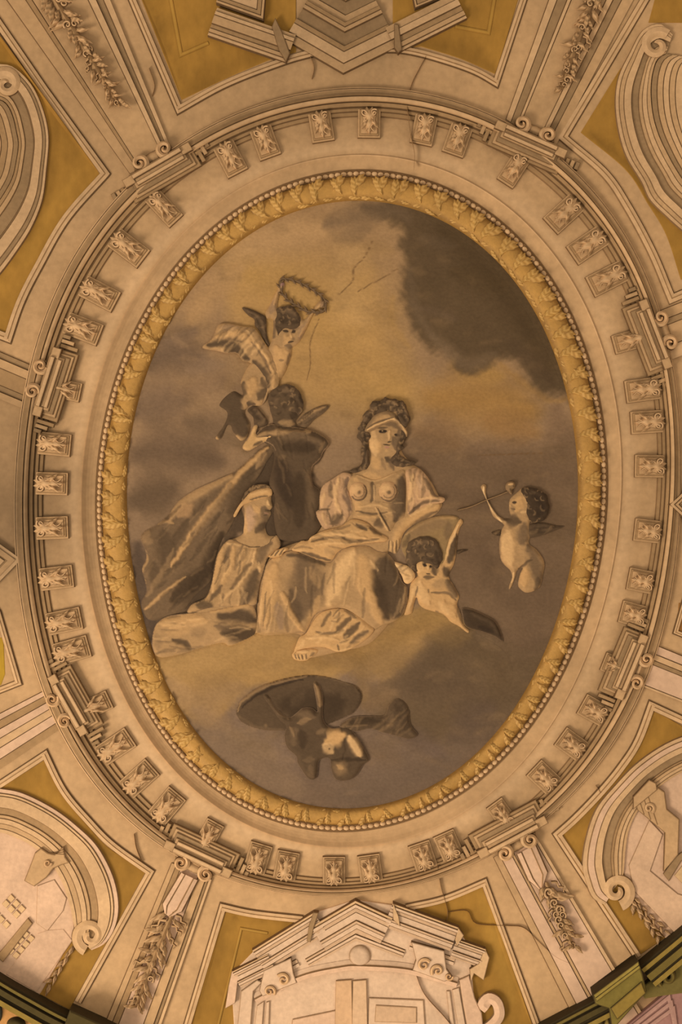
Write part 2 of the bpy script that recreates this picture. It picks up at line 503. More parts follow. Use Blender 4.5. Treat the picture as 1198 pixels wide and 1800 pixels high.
# ------------------------------------------------------------------ the gilded frame
fr = thing('picture_frame', CX, 1450, 'oval gilded frame with leaf carving and bead string around the central painting', 'frame')
GO = (176, 125, 58); GOD = (144, 99, 42); GOL = (204, 154, 82)
A, B = ring_pts(R0, d=-2), ring_pts(RB, d=-5)
loft('moulding', A, B, [(0, -12, (120, 82, 38)), (0.05, -10, GOD), (0.05, -9, GOD), (0.14, -4, GOD), (0.28, -0.5, GO), (0.45, 1, GO), (0.62, 0.5, GO), (0.8, -3, GO), (0.92, -8, GOD), (1, -12, GOD)],
     'gold', fr, True, False, True)
loft('bead_bed', ring_pts(RB, d=-6), ring_pts(RB, d=7), [(0, -12, LINE), (0.08, -10.5, (116, 82, 48)), (0.92, -10.5, (116, 82, 48)), (1, -12, LINE)], 'stucco', fr, True, False)
# beads
def ellipsoid(rx, ry, rz, col, seg=8, rings=4):
    V = [(0, 0, -rz)]
    for i in range(1, rings):
        p = PI / 2 * i / (rings - 1)
        for j in range(seg):
            t = 2 * PI * j / seg
            V.append((rx * math.sin(p) * math.cos(t), ry * math.sin(p) * math.sin(t), -rz * math.cos(p)))
    F = [(0, 1 + j, 1 + (j + 1) % seg) for j in range(seg)]
    for i in range(rings - 2):
        for j in range(seg):
            a = 1 + i * seg + j; b = 1 + i * seg + (j + 1) % seg
            F.append((a, a + seg, b + seg, b))
    return np.array(V) * PX, F
def mesh_only(name, W, F, cols, mat, smooth=True):
    o = add_mesh(name, W, F, cols, mat, None, smooth)
    me = o.data
    bpy.data.objects.remove(o)
    return me
bv, bf = ellipsoid(5.3, 4.0, 3.2, None)
bead_me = mesh_only('bead', bv, bf, np.tile(albedo((204, 158, 108)), (len(bv), 1)), 'stucco')
dense = ring_pts(RB, np.linspace(-PI, PI, 4000))
bpts = resample(dense, 299)[:-1]
for i in range(len(bpts)):
    d = bpts[(i + 1) % len(bpts)] - bpts[i - 1]
    inst('bead', bead_me, fr, bpts[i, 0], bpts[i, 1], math.atan2(d[1], d[0]), h=-10.5)
# acanthus leaves
def leaf_mesh(L, Wd, lobes, H, c0, c1, cv, seed=0, curl=0.0, name='leaf', mat='gold'):
    """a lobed leaf lying along +x (root at 0), with a raised midrib, made as strips"""
    nu, nv = 15, 8
    V = []; Cc = []
    for i in range(nu + 1):
        u = i / nu
        wdt = Wd * (math.sin(PI * min(1, u * 0.93 + 0.07)) ** 0.7) * (0.78 + 0.22 * abs(math.cos(PI * lobes * u)))
        for j in range(nv + 1):
            v = j / nv * 2 - 1
            sw = u + 0.10 * (1 - abs(v))
            x = L * (sw - 0.05) - 0.06 * L * abs(v)
            y = v * wdt * 0.5 + curl * u * u
            h = H * (0.25 + 0.75 * math.sin(PI * min(1, u * 0.8 + 0.2))) * (1 - v * v) + (H * 0.35 if j == nv // 2 else 0) + H * 0.18 * math.cos(2 * PI * lobes * u + abs(v) * 3) * (abs(v) > 0.2)
            if abs(v) == 1 or i in (0, nu): h = 0
            V.append((x * PX, y * PX, -h * PX))
            g = 0.5 + 0.5 * math.cos(2 * PI * lobes * u + abs(v) * 3)
            c = C(c0) * g + C(c1) * (1 - g)
            if abs(v) == 1: c = C(cv)
            Cc.append(c)
    F = [(i * (nv + 1) + j, i * (nv + 1) + j + 1, (i + 1) * (nv + 1) + j + 1, (i + 1) * (nv + 1) + j) for i in range(nu) for j in range(nv)]
    return mesh_only(name, np.array(V), F, albedo(np.array(Cc)), mat)
gl = [leaf_mesh(42, 24, 4, 3.0, (196, 146, 76), (164, 115, 50), (128, 86, 36), curl=9), leaf_mesh(36, 22, 3, 3.0, (192, 142, 74), (162, 113, 50), (124, 84, 34), curl=-9)]
NL = 168
dr = resample(dense, NL + 1)[:-1]
random.seed(4)
for i in range(NL):
    p, nrm = ring_at(RB, dr[i, 0], dr[i, 1])
    q, _ = ring_at(R0, dr[i, 0], dr[i, 1])
    wdt = np.linalg.norm(p - q) - 6
    a = math.atan2(nrm[1], nrm[0])
    lean = 0.75 if i % 2 else -0.5
    st = p + nrm * (8 if i % 2 else 11)
    s = wdt / 56.0 * random.uniform(0.92, 1.05)
    inst('leaf', gl[i % 2], fr, st[0], st[1], a + lean + random.uniform(-0.3, 0.3), (s, s, 1), h=0.4)
dense0 = resample(ring_pts(R0, np.linspace(-PI, PI, 4000), 9), 131)[:-1]
for i in range(len(dense0)):
    d = dense0[(i + 1) % len(dense0)] - dense0[i]
    s = random.uniform(0.5, 0.66)
    inst('leaf', gl[i % 2], fr, dense0[i, 0], dense0[i, 1], math.atan2(d[1], d[0]) + random.uniform(0.0, 0.5), (s, s * (1 if i % 2 else -0.8), 1), h=-5.5)


# ------------------------------------------------------------------ scroll brackets round the soffit
def local_boxes(name, boxes, mat='stucco'):
    V = []; F = []; Cc = []
    for (x0, x1, y0, y1, h0, h1, bev, c, ce) in boxes:
        o = len(V)
        for (a, hh, cc) in ((0, h0, ce), (0, h1 - bev * 0.7, ce), (bev, h1, c)):
            for (x, y) in ((x0 + a, y0 + a), (x1 - a, y0 + a), (x1 - a, y1 - a), (x0 + a, y1 - a)):
                V.append((x * PX, y * PX, -hh * PX)); Cc.append(C(cc))
        for k in (0, 4):
            for i in range(4):
                F.append((o + k + i, o + k + (i + 1) % 4, o + k + 4 + (i + 1) % 4, o + k + 4 + i))
        F.append((o + 8, o + 9, o + 10, o + 11))
    return mesh_only(name, np.array(V), F, albedo(np.array(Cc)), mat, False)
def tube_mesh(name, a, wd, H, col, edge, mat='stucco', h0=0.0, taper=0.5):
    a = np.asarray(a, float); n = len(a)
    s = np.gradient(a, axis=0); s /= np.linalg.norm(s, axis=1)[:, None] + 1e-9
    nn = np.stack([s[:, 1], -s[:, 0]], -1)
    k = np.linspace(1, taper, n)[:, None]
    V = []; Cc = []
    prof = [(-0.5, 0, edge), (-0.36, 0.62, edge), (-0.3, 0.7, col), (0, 1, col), (0.3, 0.7, col), (0.36, 0.62, edge), (0.5, 0, edge)]
    for t, hh, c in prof:
        V.append(np.c_[(a + nn * k * wd * t), h0 + hh * H * k[:, 0]]); Cc.append(np.tile(C(c), (n, 1)))
    V = np.vstack(V); V[:, 2] *= -1
    m = len(prof)
    F = [(j * n + i, j * n + i + 1, (j + 1) * n + i + 1, (j + 1) * n + i) for j in range(m - 1) for i in range(n - 1)]
    return mesh_only(name, V * PX, F, albedo(np.vstack(Cc)), mat)
# local frame: +y runs inward (tip), unit bracket is 40 wide and 58 long
BR = {
    'base_plate': local_boxes('base_plate', [(-20, 20, 2, 58, -7, 0.6, 1.0, PL, LINE), (-17, 17, 4, 54.5, 0, 2.6, 0.8, PLD, LINE), (-14.5, 14.5, 4, 51, 2, 4.4, 0.8, PL, LINE2)]),
    'scroll_body': leaf_mesh(48, 28, 3, 7, PLL, PL, LINE2, name='scroll_body', mat='stucco'),
    'volute': tube_mesh('volute', spiral(0, 0, 6.5, 1.6, 0, 1), 4.5, 6, PLL, LINE),
    'leaf': leaf_mesh(22, 9, 2, 5, PLL, PLD, LINE, name='leaf', mat='stucco', curl=5),
    'frond': tube_mesh('frond', smooth_curve([(-9, 8), (-2, 16), (-8, 26), (0, 34), (-5, 46)], False, 3), 4.2, 5, PLL, LINE, h0=7),
    'frond2': tube_mesh('frond', smooth_curve([(9, 10), (4, 20), (9, 30), (3, 40), (8, 48)], False, 3), 4.2, 5, PLL, LINE, h0=7),
}
def bracket(x, y, label, group, wid=1.0, name='scroll_bracket'):
    root, nrm = ring_at(R5, x, y, -2)
    tip, _ = ring_at(R4, x, y)
    L = np.linalg.norm(root - tip) / 58.0
    # skew-free: point the bracket at the centre of the oval along the local normal
    rot = math.atan2(nrm[1], nrm[0]) - PI / 2
    t = thing(name, root[0], root[1], label, 'bracket', group, rot)
    def put(nm, key, x, y, h, r=0.0, s=(1, 1, 1)):
        o = bpy.data.objects.new(nm, BR[key]); COL.objects.link(o); o.parent = t
        o.location = (x * PX * wid, y * PX * L, -h * PX); o.rotation_euler = (0, 0, r); o.scale = s
        return o
    put('base_plate', 'base_plate', 0, 0, 0, 0, (wid, L, 1))
    put('scroll_body', 'scroll_body', 0, 4, 4.5, PI / 2, (L, wid, 1))
    put('volute', 'volute', -8, 12, 6, 0.5, (wid, L, 1)); put('volute', 'volute', 8, 12, 6, 2.4, (-wid, L, 1))
    put('leaf', 'leaf', -3, 26, 7, PI / 2 + 0.35, (L, wid, 1)); put('leaf', 'leaf', 4, 24, 7, PI / 2 - 0.4, (L, -wid, 1))
    put('frond', 'frond', 0, 0, 0, 0, (wid, L, 1)); put('frond', 'frond2', 0, 0, 0, 0, (wid, L, 1))
    return t
ORD = ['first', 'second', 'third', 'fourth', 'fifth', 'sixth']
arcs = [
    ('along the top of the oval, counted from the left', [(398, 272), (462, 247), (562, 216), (648, 207), (747, 218), (808, 236)]),
    ('on the upper right of the oval, counted from the top', [(993, 383), (1042, 432), (1075, 494)]),
    ('along the right side of the oval, counted from the top', [(1137, 690), (1140, 747), (1143, 823), (1141, 934), (1124, 1019), (1106, 1075)]),
    ('on the lower right of the oval, counted from the top', [(1040, 1240), (1005, 1302), (962, 1367)]),
    ('along the bottom of the oval, counted from the left', [(452, 1507), (503, 1521), (588, 1527), (652, 1525), (745, 1501), (791, 1484)]),
    ('on the lower left of the oval, counted from the top', [(199, 1307), (236, 1370), (290, 1413)]),
    ('along the left side of the oval, counted from the top', [(91, 783), (87, 851), (88, 927), (95, 1013), (110, 1087), (122, 1138)]),
    ('on the upper left of the oval, counted from the top', [(224, 444), (174, 525), (147, 587)]),
]
for where, lst in arcs:
    for i, (x, y) in enumerate(lst):
        bracket(x, y, f'{ORD[i]} scroll bracket {where}', 'scroll brackets under the oval cornice', 1.0)

# ================================================================== panels, borders
def panel(poly, name='ochre_panel', col=OCH, h=0.8, parent=ceiling, paint=None, grid=0):
    return slab(name, poly, h, col, 'ochre', parent, 1.0, grid, False, paint)
def border(path, name='panel_border', closed=False, w=(0, 16), parent=ceiling, lite=PLL, flip=1):
    """light fillet with drawn grooves; path is the outer dark line, the strip lies on one side"""
    a, b = w
    W_ = b - a
    return sweep(name, path, [(o * flip, h, c) for o, h, c in [
        (a, 0.2, LINE), (a + 0.3, 1.6, LINE), (a + 2.2, 1.6, LINE), (a + 2.2, 3.2, lite), (a + W_ * 0.42, 4.2, lite), (a + W_ * 0.42, 4.0, PLD), (a + W_ * 0.55, 3.2, PLD),
        (a + W_ * 0.55, 4.6, lite), (a + W_ - 1.5, 4.0, lite), (a + W_ - 1.5, 2.5, LINE2), (a + W_, 0.5, LINE2)]], 'plaster', parent, closed)
sc = lambda s, st=6.0, closed=False: smooth_curve(pts(s), closed, st)

# top panel
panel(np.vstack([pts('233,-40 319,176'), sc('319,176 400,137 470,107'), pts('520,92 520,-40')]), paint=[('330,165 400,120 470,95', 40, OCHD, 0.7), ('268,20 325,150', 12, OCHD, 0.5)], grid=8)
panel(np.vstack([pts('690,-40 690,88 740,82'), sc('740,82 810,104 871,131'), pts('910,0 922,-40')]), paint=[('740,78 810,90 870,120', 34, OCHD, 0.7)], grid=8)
border(np.vstack([pts('207,-40 311,204'), sc('311,204 400,155 500,116 560,99')[1:]]), w=(0, 15))
border(np.vstack([sc('660,95 700,95 750,105 826,130 875,157'), pts('927,0 941,-40')]), w=(0, 14))
for pth in ('300,0 318,97 366,76', '868,0 858,58 800,47'):
    a = pts(pth)
    sweep('recess_line', a, [(-4, 0.9, OCHD), (-3, 2.0, (146, 102, 40)), (0, 2.4, (172, 124, 52)), (3, 2.0, OCH), (4, 0.9, OCHD)], 'ochre', ceiling, False, False)
# upper left panel
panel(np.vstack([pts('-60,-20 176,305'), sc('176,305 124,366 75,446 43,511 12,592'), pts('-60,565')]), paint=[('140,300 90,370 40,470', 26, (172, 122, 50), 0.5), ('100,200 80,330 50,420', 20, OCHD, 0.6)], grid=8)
border(np.vstack([pts('-60,-58 85,153 196,306'), sc('196,307 124,389 76,472 44,536 20,606')[1:], pts('-60,575')]), w=(0, 17), flip=-1)
# upper right panel
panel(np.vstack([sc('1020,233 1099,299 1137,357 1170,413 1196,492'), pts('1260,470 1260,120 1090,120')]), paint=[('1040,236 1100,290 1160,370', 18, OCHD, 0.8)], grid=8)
panel(pts('1139,40 1158,-30 1240,-30 1240,40'))
border(np.vstack([pts('1166,-40 1062,136 1000,240'), sc('1000,240 1069,300 1110,360 1153,440 1184,514')[1:], pts('1240,490')]), w=(0, 17), flip=-1)
# lower left panel
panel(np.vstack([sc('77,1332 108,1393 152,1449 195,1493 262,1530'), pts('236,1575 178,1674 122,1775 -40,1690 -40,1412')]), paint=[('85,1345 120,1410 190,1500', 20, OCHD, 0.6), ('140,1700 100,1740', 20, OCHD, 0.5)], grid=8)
border(np.vstack([pts('-40,1396 83,1315'), sc('83,1315 118,1385 162,1438 204,1480 274,1530')[1:], pts('144,1764')]), w=(0, 15), flip=-1)
# lower right panel
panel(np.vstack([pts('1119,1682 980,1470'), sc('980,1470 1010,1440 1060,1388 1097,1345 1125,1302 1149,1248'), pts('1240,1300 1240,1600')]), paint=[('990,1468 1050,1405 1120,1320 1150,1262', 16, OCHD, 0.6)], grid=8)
border(np.vstack([pts('1113,1686 968,1465'), sc('968,1465 1005,1432 1050,1385 1085,1342 1113,1298 1139,1229')[1:], pts('1240,1276')]), w=(0, 16), flip=-1)
# bottom panel
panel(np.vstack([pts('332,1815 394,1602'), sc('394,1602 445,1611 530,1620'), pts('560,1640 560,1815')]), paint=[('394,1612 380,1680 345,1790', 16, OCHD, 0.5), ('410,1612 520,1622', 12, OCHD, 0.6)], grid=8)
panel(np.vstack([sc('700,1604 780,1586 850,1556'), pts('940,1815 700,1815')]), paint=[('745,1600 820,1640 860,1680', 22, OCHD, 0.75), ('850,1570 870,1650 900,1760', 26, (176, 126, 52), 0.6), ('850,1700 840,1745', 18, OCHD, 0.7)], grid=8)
border(np.vstack([pts('317,1815 386,1585'), sc('386,1585 445,1598 532,1608')[1:]]), w=(0, 15), flip=-1)
border(np.vstack([sc('712,1588 780,1572 855,1541'), pts('950,1800')]), w=(0, 14), flip=-1)
sweep('recess_line', pts('380,1815 424,1632 470,1640'), [(-3, 0.9, OCHD), (-2, 2.0, (146, 102, 40)), (0, 2.4, (176, 128, 56)), (2, 2.0, OCH), (3, 0.9, OCHD)], 'ochre', ceiling, False, False)
# left and right middle panels
panel(pts('-40,1128 6,1120 9,1185 2,1204 -40,1222'), col=(176, 132, 40))
border(np.vstack([pts('-40,1010 3,1074 41,1204 -40,1236')]), w=(0, 13), flip=-1)
panel(pts('1192,1060 1240,1050 1240,1130 1189,1108'), col=(150, 98, 46))
border(np.vstack([pts('1204,1030 1180,1114 1240,1138')]), w=(0, 10), flip=1)

# ================================================================== pilasters with capitals
BRK = bracket
def pilaster(label, L, R, segs, o, d, wcap, front, brlabel, foliage=None, cart=None):
    """L, R: inner and outer end of the two edges; o: centre of the capital, d: outward direction"""
    L = pts(L); R = pts(R)
    t = thing('pilaster', (L[0, 0] + R[0, 0]) / 2, (L[0, 1] + R[0, 1]) / 2, label, 'pilaster', 'pilasters radiating from the oval')
    n = 24
    A = resample(L, n); B = resample(R, n)
    wid = np.linalg.norm(A - B, axis=1).mean()
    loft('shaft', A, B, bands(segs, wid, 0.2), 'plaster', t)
    # capital: stepped block in front of the cornice, abacus, two volutes
    d = np.array(d, float); d /= np.linalg.norm(d)
    tg = np.array([-d[1], d[0]])
    o = np.array(o, float)
    def q(a, b): return o + tg * a * wcap + d * b
    def quad(x0, x1, b0, b1): return np.array([q(x0, b0), q(x1, b0), q(x1, b1), q(x0, b1)])
    cap = slab('capital', quad(-0.62, 0.62, -12, 16), 15, PL, 'stucco', t, 2.0, edgecol=LINE)
    def sub(name, poly, h, c, e=1.6):
        return slab(name, poly, h, c, 'stucco', cap, e, edgecol=LINE)
    for k, (ww, b0, b1, h) in enumerate([(0.80, -30, 8, 6), (0.72, -25, 10, 9), (0.66, -20, 12, 12)]):
        sub('step', quad(-ww, ww, b0, b1), h, (PLD, PL, PLG)[k])
    sub('abacus', quad(-0.56, 0.56, -9, -2), 19, PLL)
    sub('abacus', quad(-0.58, 0.58, 4, 12), 21, PLL)
    for s in (-1, 1):
        sub('ear', quad(s * 0.56, s * 0.80, -2, 14), 17, PL)
        c = q(s * 0.30, 25)
        a0 = math.atan2(-d[1], -d[0])
        sp = spiral(c[0], c[1], wcap * 0.17, 1.5, a0, s)
        ss = np.gradient(sp, axis=0); ss /= np.linalg.norm(ss, axis=1)[:, None]
        nn = np.stack([ss[:, 1], -ss[:, 0]], -1) * np.linspace(wcap * 0.075, wcap * 0.03, len(sp))[:, None]
        loft('volute', sp - nn, sp + nn, [(0, 6, LINE), (0.12, 13, LINE), (0.12, 15, PLL), (0.5, 19, PLL), (0.88, 15, PL), (0.88, 13, LINE), (1, 6, LINE)], 'stucco', cap)
    relief('cushion', [tuple(q(-0.42, 18)), tuple(q(0.42, 18)), tuple(q(0.36, 30)), tuple(q(0.1, 34)), tuple(q(-0.1, 34)), tuple(q(-0.36, 30))], PL, 6, 9, parent=cap, mat='stucco', h0=6, grid=4, rim=(2.5, LINE, 0.8), toned=True)
    # small dentil steps at each side
    for s in (-1, 1):
        for k in range(3):
            sub('dentil', quad(s * (0.84 + 0.11 * k), s * (0.93 + 0.11 * k), -26 + 9 * k, 6), 4.5 + k, (PLD, PL, PLG)[k], 1.2)
    if foliage:
        a, b, seed = foliage
        foliage_drop(t, pts([a])[0], pts([b])[0], seed)
    if cart is not None:
        loft('cartouche', pts(cart[0]), pts(cart[1]), [(0, 8, LINE), (0.06, 9, LINE), (0.06, 11, PINK), (0.24, 13, PINK), (0.24, 12, LINE2), (0.3, 11, LINE2), (0.3, 11, PINK), (0.7, 11, PINK), (0.7, 12, LINE2), (0.76, 13, LINE2), (0.76, 13, PINK), (0.94, 11, PINK), (0.94, 10, LINE), (1, 8, LINE)], 'stucco', t)
    bracket(front[0], front[1], brlabel, 'scroll brackets in front of the capitals', 0.85)
    return t
FL = [leaf_mesh(26, 11, 2, 6, PLL, PLD, LINE, name='leaf', mat='stucco', curl=7), leaf_mesh(22, 12, 3, 6, PL, PLG, LINE, name='leaf', mat='stucco', curl=-6),
      tube_mesh('tendril', spiral(0, 0, 8, 1.3, 0, 1), 5, 6, PLL, LINE), tube_mesh('tendril', smooth_curve([(0, 0), (8, 5), (14, 0), (22, 4), (26, -3)], False, 3), 5, 6, PL, LINE)]
def foliage_drop(parent, a, b, seed):
    """carved husks and leaves strung along a line"""
    rnd = random.Random(seed)
    d = b - a; Ln = np.linalg.norm(d); d = d / Ln; tg = np.array([-d[1], d[0]])
    ax = np.array([a, a + d * Ln * 0.5 + tg * 2, b])
    bed = ribbon('foliage_drop', ax, 13, 12, PLD, 'stucco', parent, True, 8)
    ang0 = math.atan2(d[1], d[0])
    k = int(Ln / 5)
    for i in range(k):
        f = (i + 0.5) / k
        wdt = 34 * (1 - 0.55 * f) * (0.8 + 0.4 * rnd.random())
        s = 1 if i % 2 else -1
        p = a + d * Ln * f + tg * s * wdt * 0.35 * rnd.random()
        j = rnd.choice([0, 0, 1, 1, 2, 3])
        sc_ = (1 - 0.4 * f) * rnd.uniform(0.9, 1.35)
        inst('leaf' if j < 2 else 'tendril', FL[j], bed, p[0], p[1], ang0 + s * rnd.uniform(0.3, 1.2), (sc_, sc_ * s, 1), h=9 + rnd.random() * 2)
    return bed
SL = PL; SD = PLD
pilaster('pilaster at upper left with a long carved foliage drop', '228,306 -90,-142', '303,268 136,-140', [(0.18, 3, SL), (0.24, 5, SD), (0.78, 4, PL), (0.86, 6, PLL), (0.93, 2.5, PLG), (1, 5, PLL)],
         (282, 300), (-0.50, -0.86), 84, (292, 383), 'scroll bracket in front of the upper left foliage pilaster', ((78, -30), (212, 190), 3))
pilaster('pilaster at upper right with curling carved foliage', '888,210 1013,-140', '972,264 1187,-140', [(0.10, 4, PLL), (0.22, 3, PLG), (0.27, 6, PLL), (0.68, 4, PL), (0.76, 6, PLL), (0.86, 2.5, PLG), (1, 4, PL)],
         (928, 255), (0.40, -0.92), 84, (897, 318), 'scroll bracket in front of the upper right foliage pilaster', ((1052, -40), (985, 160), 8))
pilaster('short visible end of the pilaster at right above the middle', '1160,545 1330,478', '1180,632 1330,572', [(0.2, 4, PL), (0.32, 6, PLG), (0.72, 5, PL), (1, 4, PLL)],
         (1142, 592), (0.93, -0.36), 80, (1093, 617), 'scroll bracket in front of the pilaster right of the dark cloud')
pilaster('short visible end of the pilaster at right below the middle', '1125,1122 1300,1194', '1112,1200 1300,1274', [(0.2, 4, PINK), (0.34, 6, PLL), (0.44, 5, PLG), (0.94, 4, PINK), (1, 4, PLL)],
         (1100, 1168), (0.92, 0.38), 76, (1066, 1157), 'scroll bracket in front of the pilaster at lower right beside the brown panel')
pilaster('pale pilaster at lower right with carved leaf drop', '866,1507 985,1745 1040,1855', '938,1464 1076,1696 1140,1800', [(0.14, 3, PL), (0.36, 5, PINK), (0.42, 4, PL), (0.93, 4, PINK), (1, 5, PLL)],
         (895, 1462), (0.47, 0.88), 84, (879, 1415), 'scroll bracket in front of the lower right leaf drop pilaster', ((958, 1548), (1006, 1665), 12),
         ('905,1500 925,1545 945,1560', '940,1480 962,1530 952,1556'))
pilaster('pale pilaster at lower left with carved leaf drop below a cartouche', '301,1516 158,1860', '372,1545 258,1872', [(0.12, 3, PL), (0.24, 4, PLD), (0.68, 4, PINK), (0.86, 5, PL), (0.93, 2.5, PLG), (1, 5, PLL)],
         (352, 1500), (-0.42, 0.90), 80, (368, 1458), 'scroll bracket in front of the lower left cartouche pilaster', ((305, 1600), (238, 1768), 21),
         ('318,1530 285,1585 290,1602', '350,1545 322,1600 300,1610'))
pilaster('short visible end of the pilaster at left below the middle', '82,1211 -120,1315', '110,1278 -120,1432', [(0.12, 4, PINK), (0.28, 3, PLD), (0.45, 6, PINK), (0.62, 4, PLL), (0.82, 6, PINK), (1, 3, PLD)],
         (128, 1234), (-0.87, 0.49), 74, (186, 1216), 'scroll bracket in front of the pilaster at lower left beside the foliage stub')
pilaster('short visible end of the pilaster at left above the middle', '52,640 -120,566', '50,722 -120,652', [(0.14, 3, PLG), (0.34, 6, PL), (0.7, 4, PLD), (0.84, 3, PLG), (1, 6, PL)],
         (92, 675), (-0.95, -0.30), 78, (130, 697), 'scroll bracket in front of the pilaster left of the grey clouds')

# ================================================================== scrolls, pediments, dark cornice at the corners
def scroll_thing(name, label, outer, inner, segs, vol, extra=None, vr=0.0, n=60):
    A = resample(smooth_curve(pts(outer), False, 3), n); B = resample(smooth_curve(pts(inner), False, 3), n)
    t = thing(name, A[:, 0].mean(), A[:, 1].mean(), label, 'scroll')
    wid = np.linalg.norm(A - B, axis=1).mean()
    loft('band', A, B, bands(segs, wid, 0.4, LINE2), 'stucco', t)
    for (cx, cy, r, turns, a0, sgn) in vol:
        sp = spiral(cx, cy, r, turns, a0, sgn)
        ss = np.gradient(sp, axis=0); ss /= np.linalg.norm(ss, axis=1)[:, None]
        nn = np.stack([ss[:, 1], -ss[:, 0]], -1) * np.linspace(r * 0.42, r * 0.2, len(sp))[:, None]
        loft('volute', sp - nn, sp + nn, [(0, 3, LINE2), (0.08, 7, LINE2), (0.08, 8, PLL), (0.5, 11, PLL), (0.92, 8, PL), (0.92, 7, LINE), (1, 3, LINE)], 'stucco', t)
    return t
scroll_thing('scroll', 'large curling scroll at the left edge over the upper left ochre panel',
    '-40,112 0,113 26,119 57,150 77,193 87,241 83,300 76,353 58,400 32,442 0,485 -40,528', '-40,168 0,176 14,185 24,205 30,230 34,255 30,285 24,312 12,336 -4,360 -24,384 -50,410',
    [(0.10, 6, PLL), (0.20, 7, PLG), (0.46, 8, PLL), (0.50, 5, LINE2), (0.78, 4, PLG), (0.9, 6, PL), (1, 6, PLD)], [(12, 150, 24, 1.2, -2.2, 1)])
scroll_thing('scroll', 'large curling scroll at the right edge over the upper right ochre panel',
    '1181,62 1159,43 1128,54 1105,94 1085,136 1079,182 1085,233 1099,278 1125,321 1140,353 1170,383 1197,407 1250,450', '1168,96 1160,100 1152,108 1147,122 1143,142 1142,170 1146,206 1156,240 1170,270 1184,296 1200,320 1218,338 1262,380',
    [(0.10, 6, PLL), (0.22, 7, PL), (0.42, 8, PLL), (0.62, 4, PLG), (0.72, 6, PL), (0.86, 7, PLL), (1, 6, PL)], [(1153, 82, 26, 1.2, -0.8, -1)])
def fluting(x0, outer, inner, label, segs):
    t = thing('fluted_shell', *x0, label, 'scroll')
    A = resample(smooth_curve(pts(outer), False, 3), 40); B = resample(smooth_curve(pts(inner), False, 3), 40)
    loft('fluting', A, B, bands(segs, np.linalg.norm(A - B, axis=1).mean(), 0.4, LINE), 'stucco', t)
fluting((0, 280), '-40,168 0,176 14,185 24,205 30,230 34,255 30,285 24,312 12,336 -4,360 -24,384 -50,410', '-90,200 -60,210 -50,225 -44,240 -42,255 -44,270 -48,285 -56,300 -70,320 -90,340', 'fluted hollow inside the upper left scroll', [(0.12, 4, PLG), (0.25, 3, PL), (0.4, 2, PLD), (0.6, 2, PL), (1, 2, PLG)])
fluting((1190, 220), '1168,96 1160,100 1152,108 1147,122 1143,142 1142,170 1146,206 1156,240 1170,270 1184,296 1200,320 1218,338 1262,380', '1260,110 1250,112 1242,116 1236,124 1232,140 1230,170 1232,200 1238,225 1246,250 1256,270 1268,290 1280,305 1300,330', 'fluted hollow inside the upper right scroll', [(0.12, 4, PLG), (0.24, 5, PL), (0.36, 4, PLL), (0.48, 5, PL), (0.64, 4, PLL), (1, 3, PL)])
bl = scroll_thing('scroll', 'broad shell-like scroll frame of the window at lower left',
    '-60,1378 0,1384 43,1393 98,1421 141,1454 174,1488 200,1538 210,1586 205,1625 187,1656 162,1669', '-60,1462 0,1462 36,1474 66,1492 90,1516 108,1545 119,1574 126,1600 130,1622 136,1640 146,1650',
    [(0.10, 6, PINK), (0.16, 8, PLL), (0.42, 9, PLL), (0.58, 5, PLD), (0.66, 7, PL), (0.78, 8, PLL), (0.9, 6, PL), (1, 6, PLL)], [(160, 1643, 27, 1.35, 1.9, 1)])
brs = scroll_thing('scroll', 'broad shell-like scroll frame of the window at lower right',
    '1250,1276 1176,1302 1120,1338 1080,1378 1046,1420 1028,1470 1021,1520 1028,1552 1040,1578 1060,1590', '1250,1336 1198,1356 1165,1376 1138,1400 1116,1430 1103,1460 1098,1490 1096,1515 1094,1535 1088,1545',
    [(0.12, 6, PLL), (0.28, 8, PINK), (0.46, 8, PLL), (0.66, 4, PLG), (0.72, 6, PLD), (0.82, 8, PL), (0.92, 6, PLL), (1, 6, PL)], [(1082, 1564, 27, 1.35, 1.3, -1)])

# windows inside the lower scrolls
def console(t, poly, curl, c=PL):
    o = slab('console', pts(poly), 11, c, 'stucco', t, 2.5, edgecol=LINE)
    cx, cy, r, a0, s = curl
    sp = spiral(cx, cy, r, 1.4, a0, s)
    ss = np.gradient(sp, axis=0); ss /= np.linalg.norm(ss, axis=1)[:, None]
    nn = np.stack([ss[:, 1], -ss[:, 0]], -1) * np.linspace(r * 0.4, r * 0.2, len(sp))[:, None]
    loft('volute', sp - nn, sp + nn, [(0, 8, LINE), (0.1, 12, LINE), (0.1, 13, PLL), (0.5, 15, PLL), (0.9, 13, PL), (0.9, 12, LINE), (1, 8, LINE)], 'stucco', o)
    for k in (0.25, 0.5, 0.75):
        a = pts(poly)
        p = a[0] * (1 - k) + a[1] * k; q = a[-1] * (1 - k) + a[-2] * k
        ribbon('flute', [p * 0.94 + q * 0.06, q * 0.94 + p * 0.06], 2.0, 12.2, LINE2, 'stucco', o, False, 10)
wl = thing('window_surround', 20, 1620, 'pale window surround with small square panes inside the lower left scroll', 'window surround')
slab('reveal', pts('-50,1458 0,1460 36,1472 66,1490 92,1516 110,1545 121,1574 128,1600 132,1640 70,1748 -50,1690'), 2.0, PINK, 'stucco', wl, 1.5)
slab('wall_block', pts('96,1545 66,1556 64,1622 84,1636 112,1600 118,1578'), 3.5, PINK, 'stucco', wl, 1.5, edgecol=LINE2)
console(wl, '113,1486 117,1504 124,1514 110,1518 96,1524 84,1540 62,1556 44,1546 54,1521 63,1497 74,1488 87,1497 98,1499', (86, 1514, 7, 0, 1))
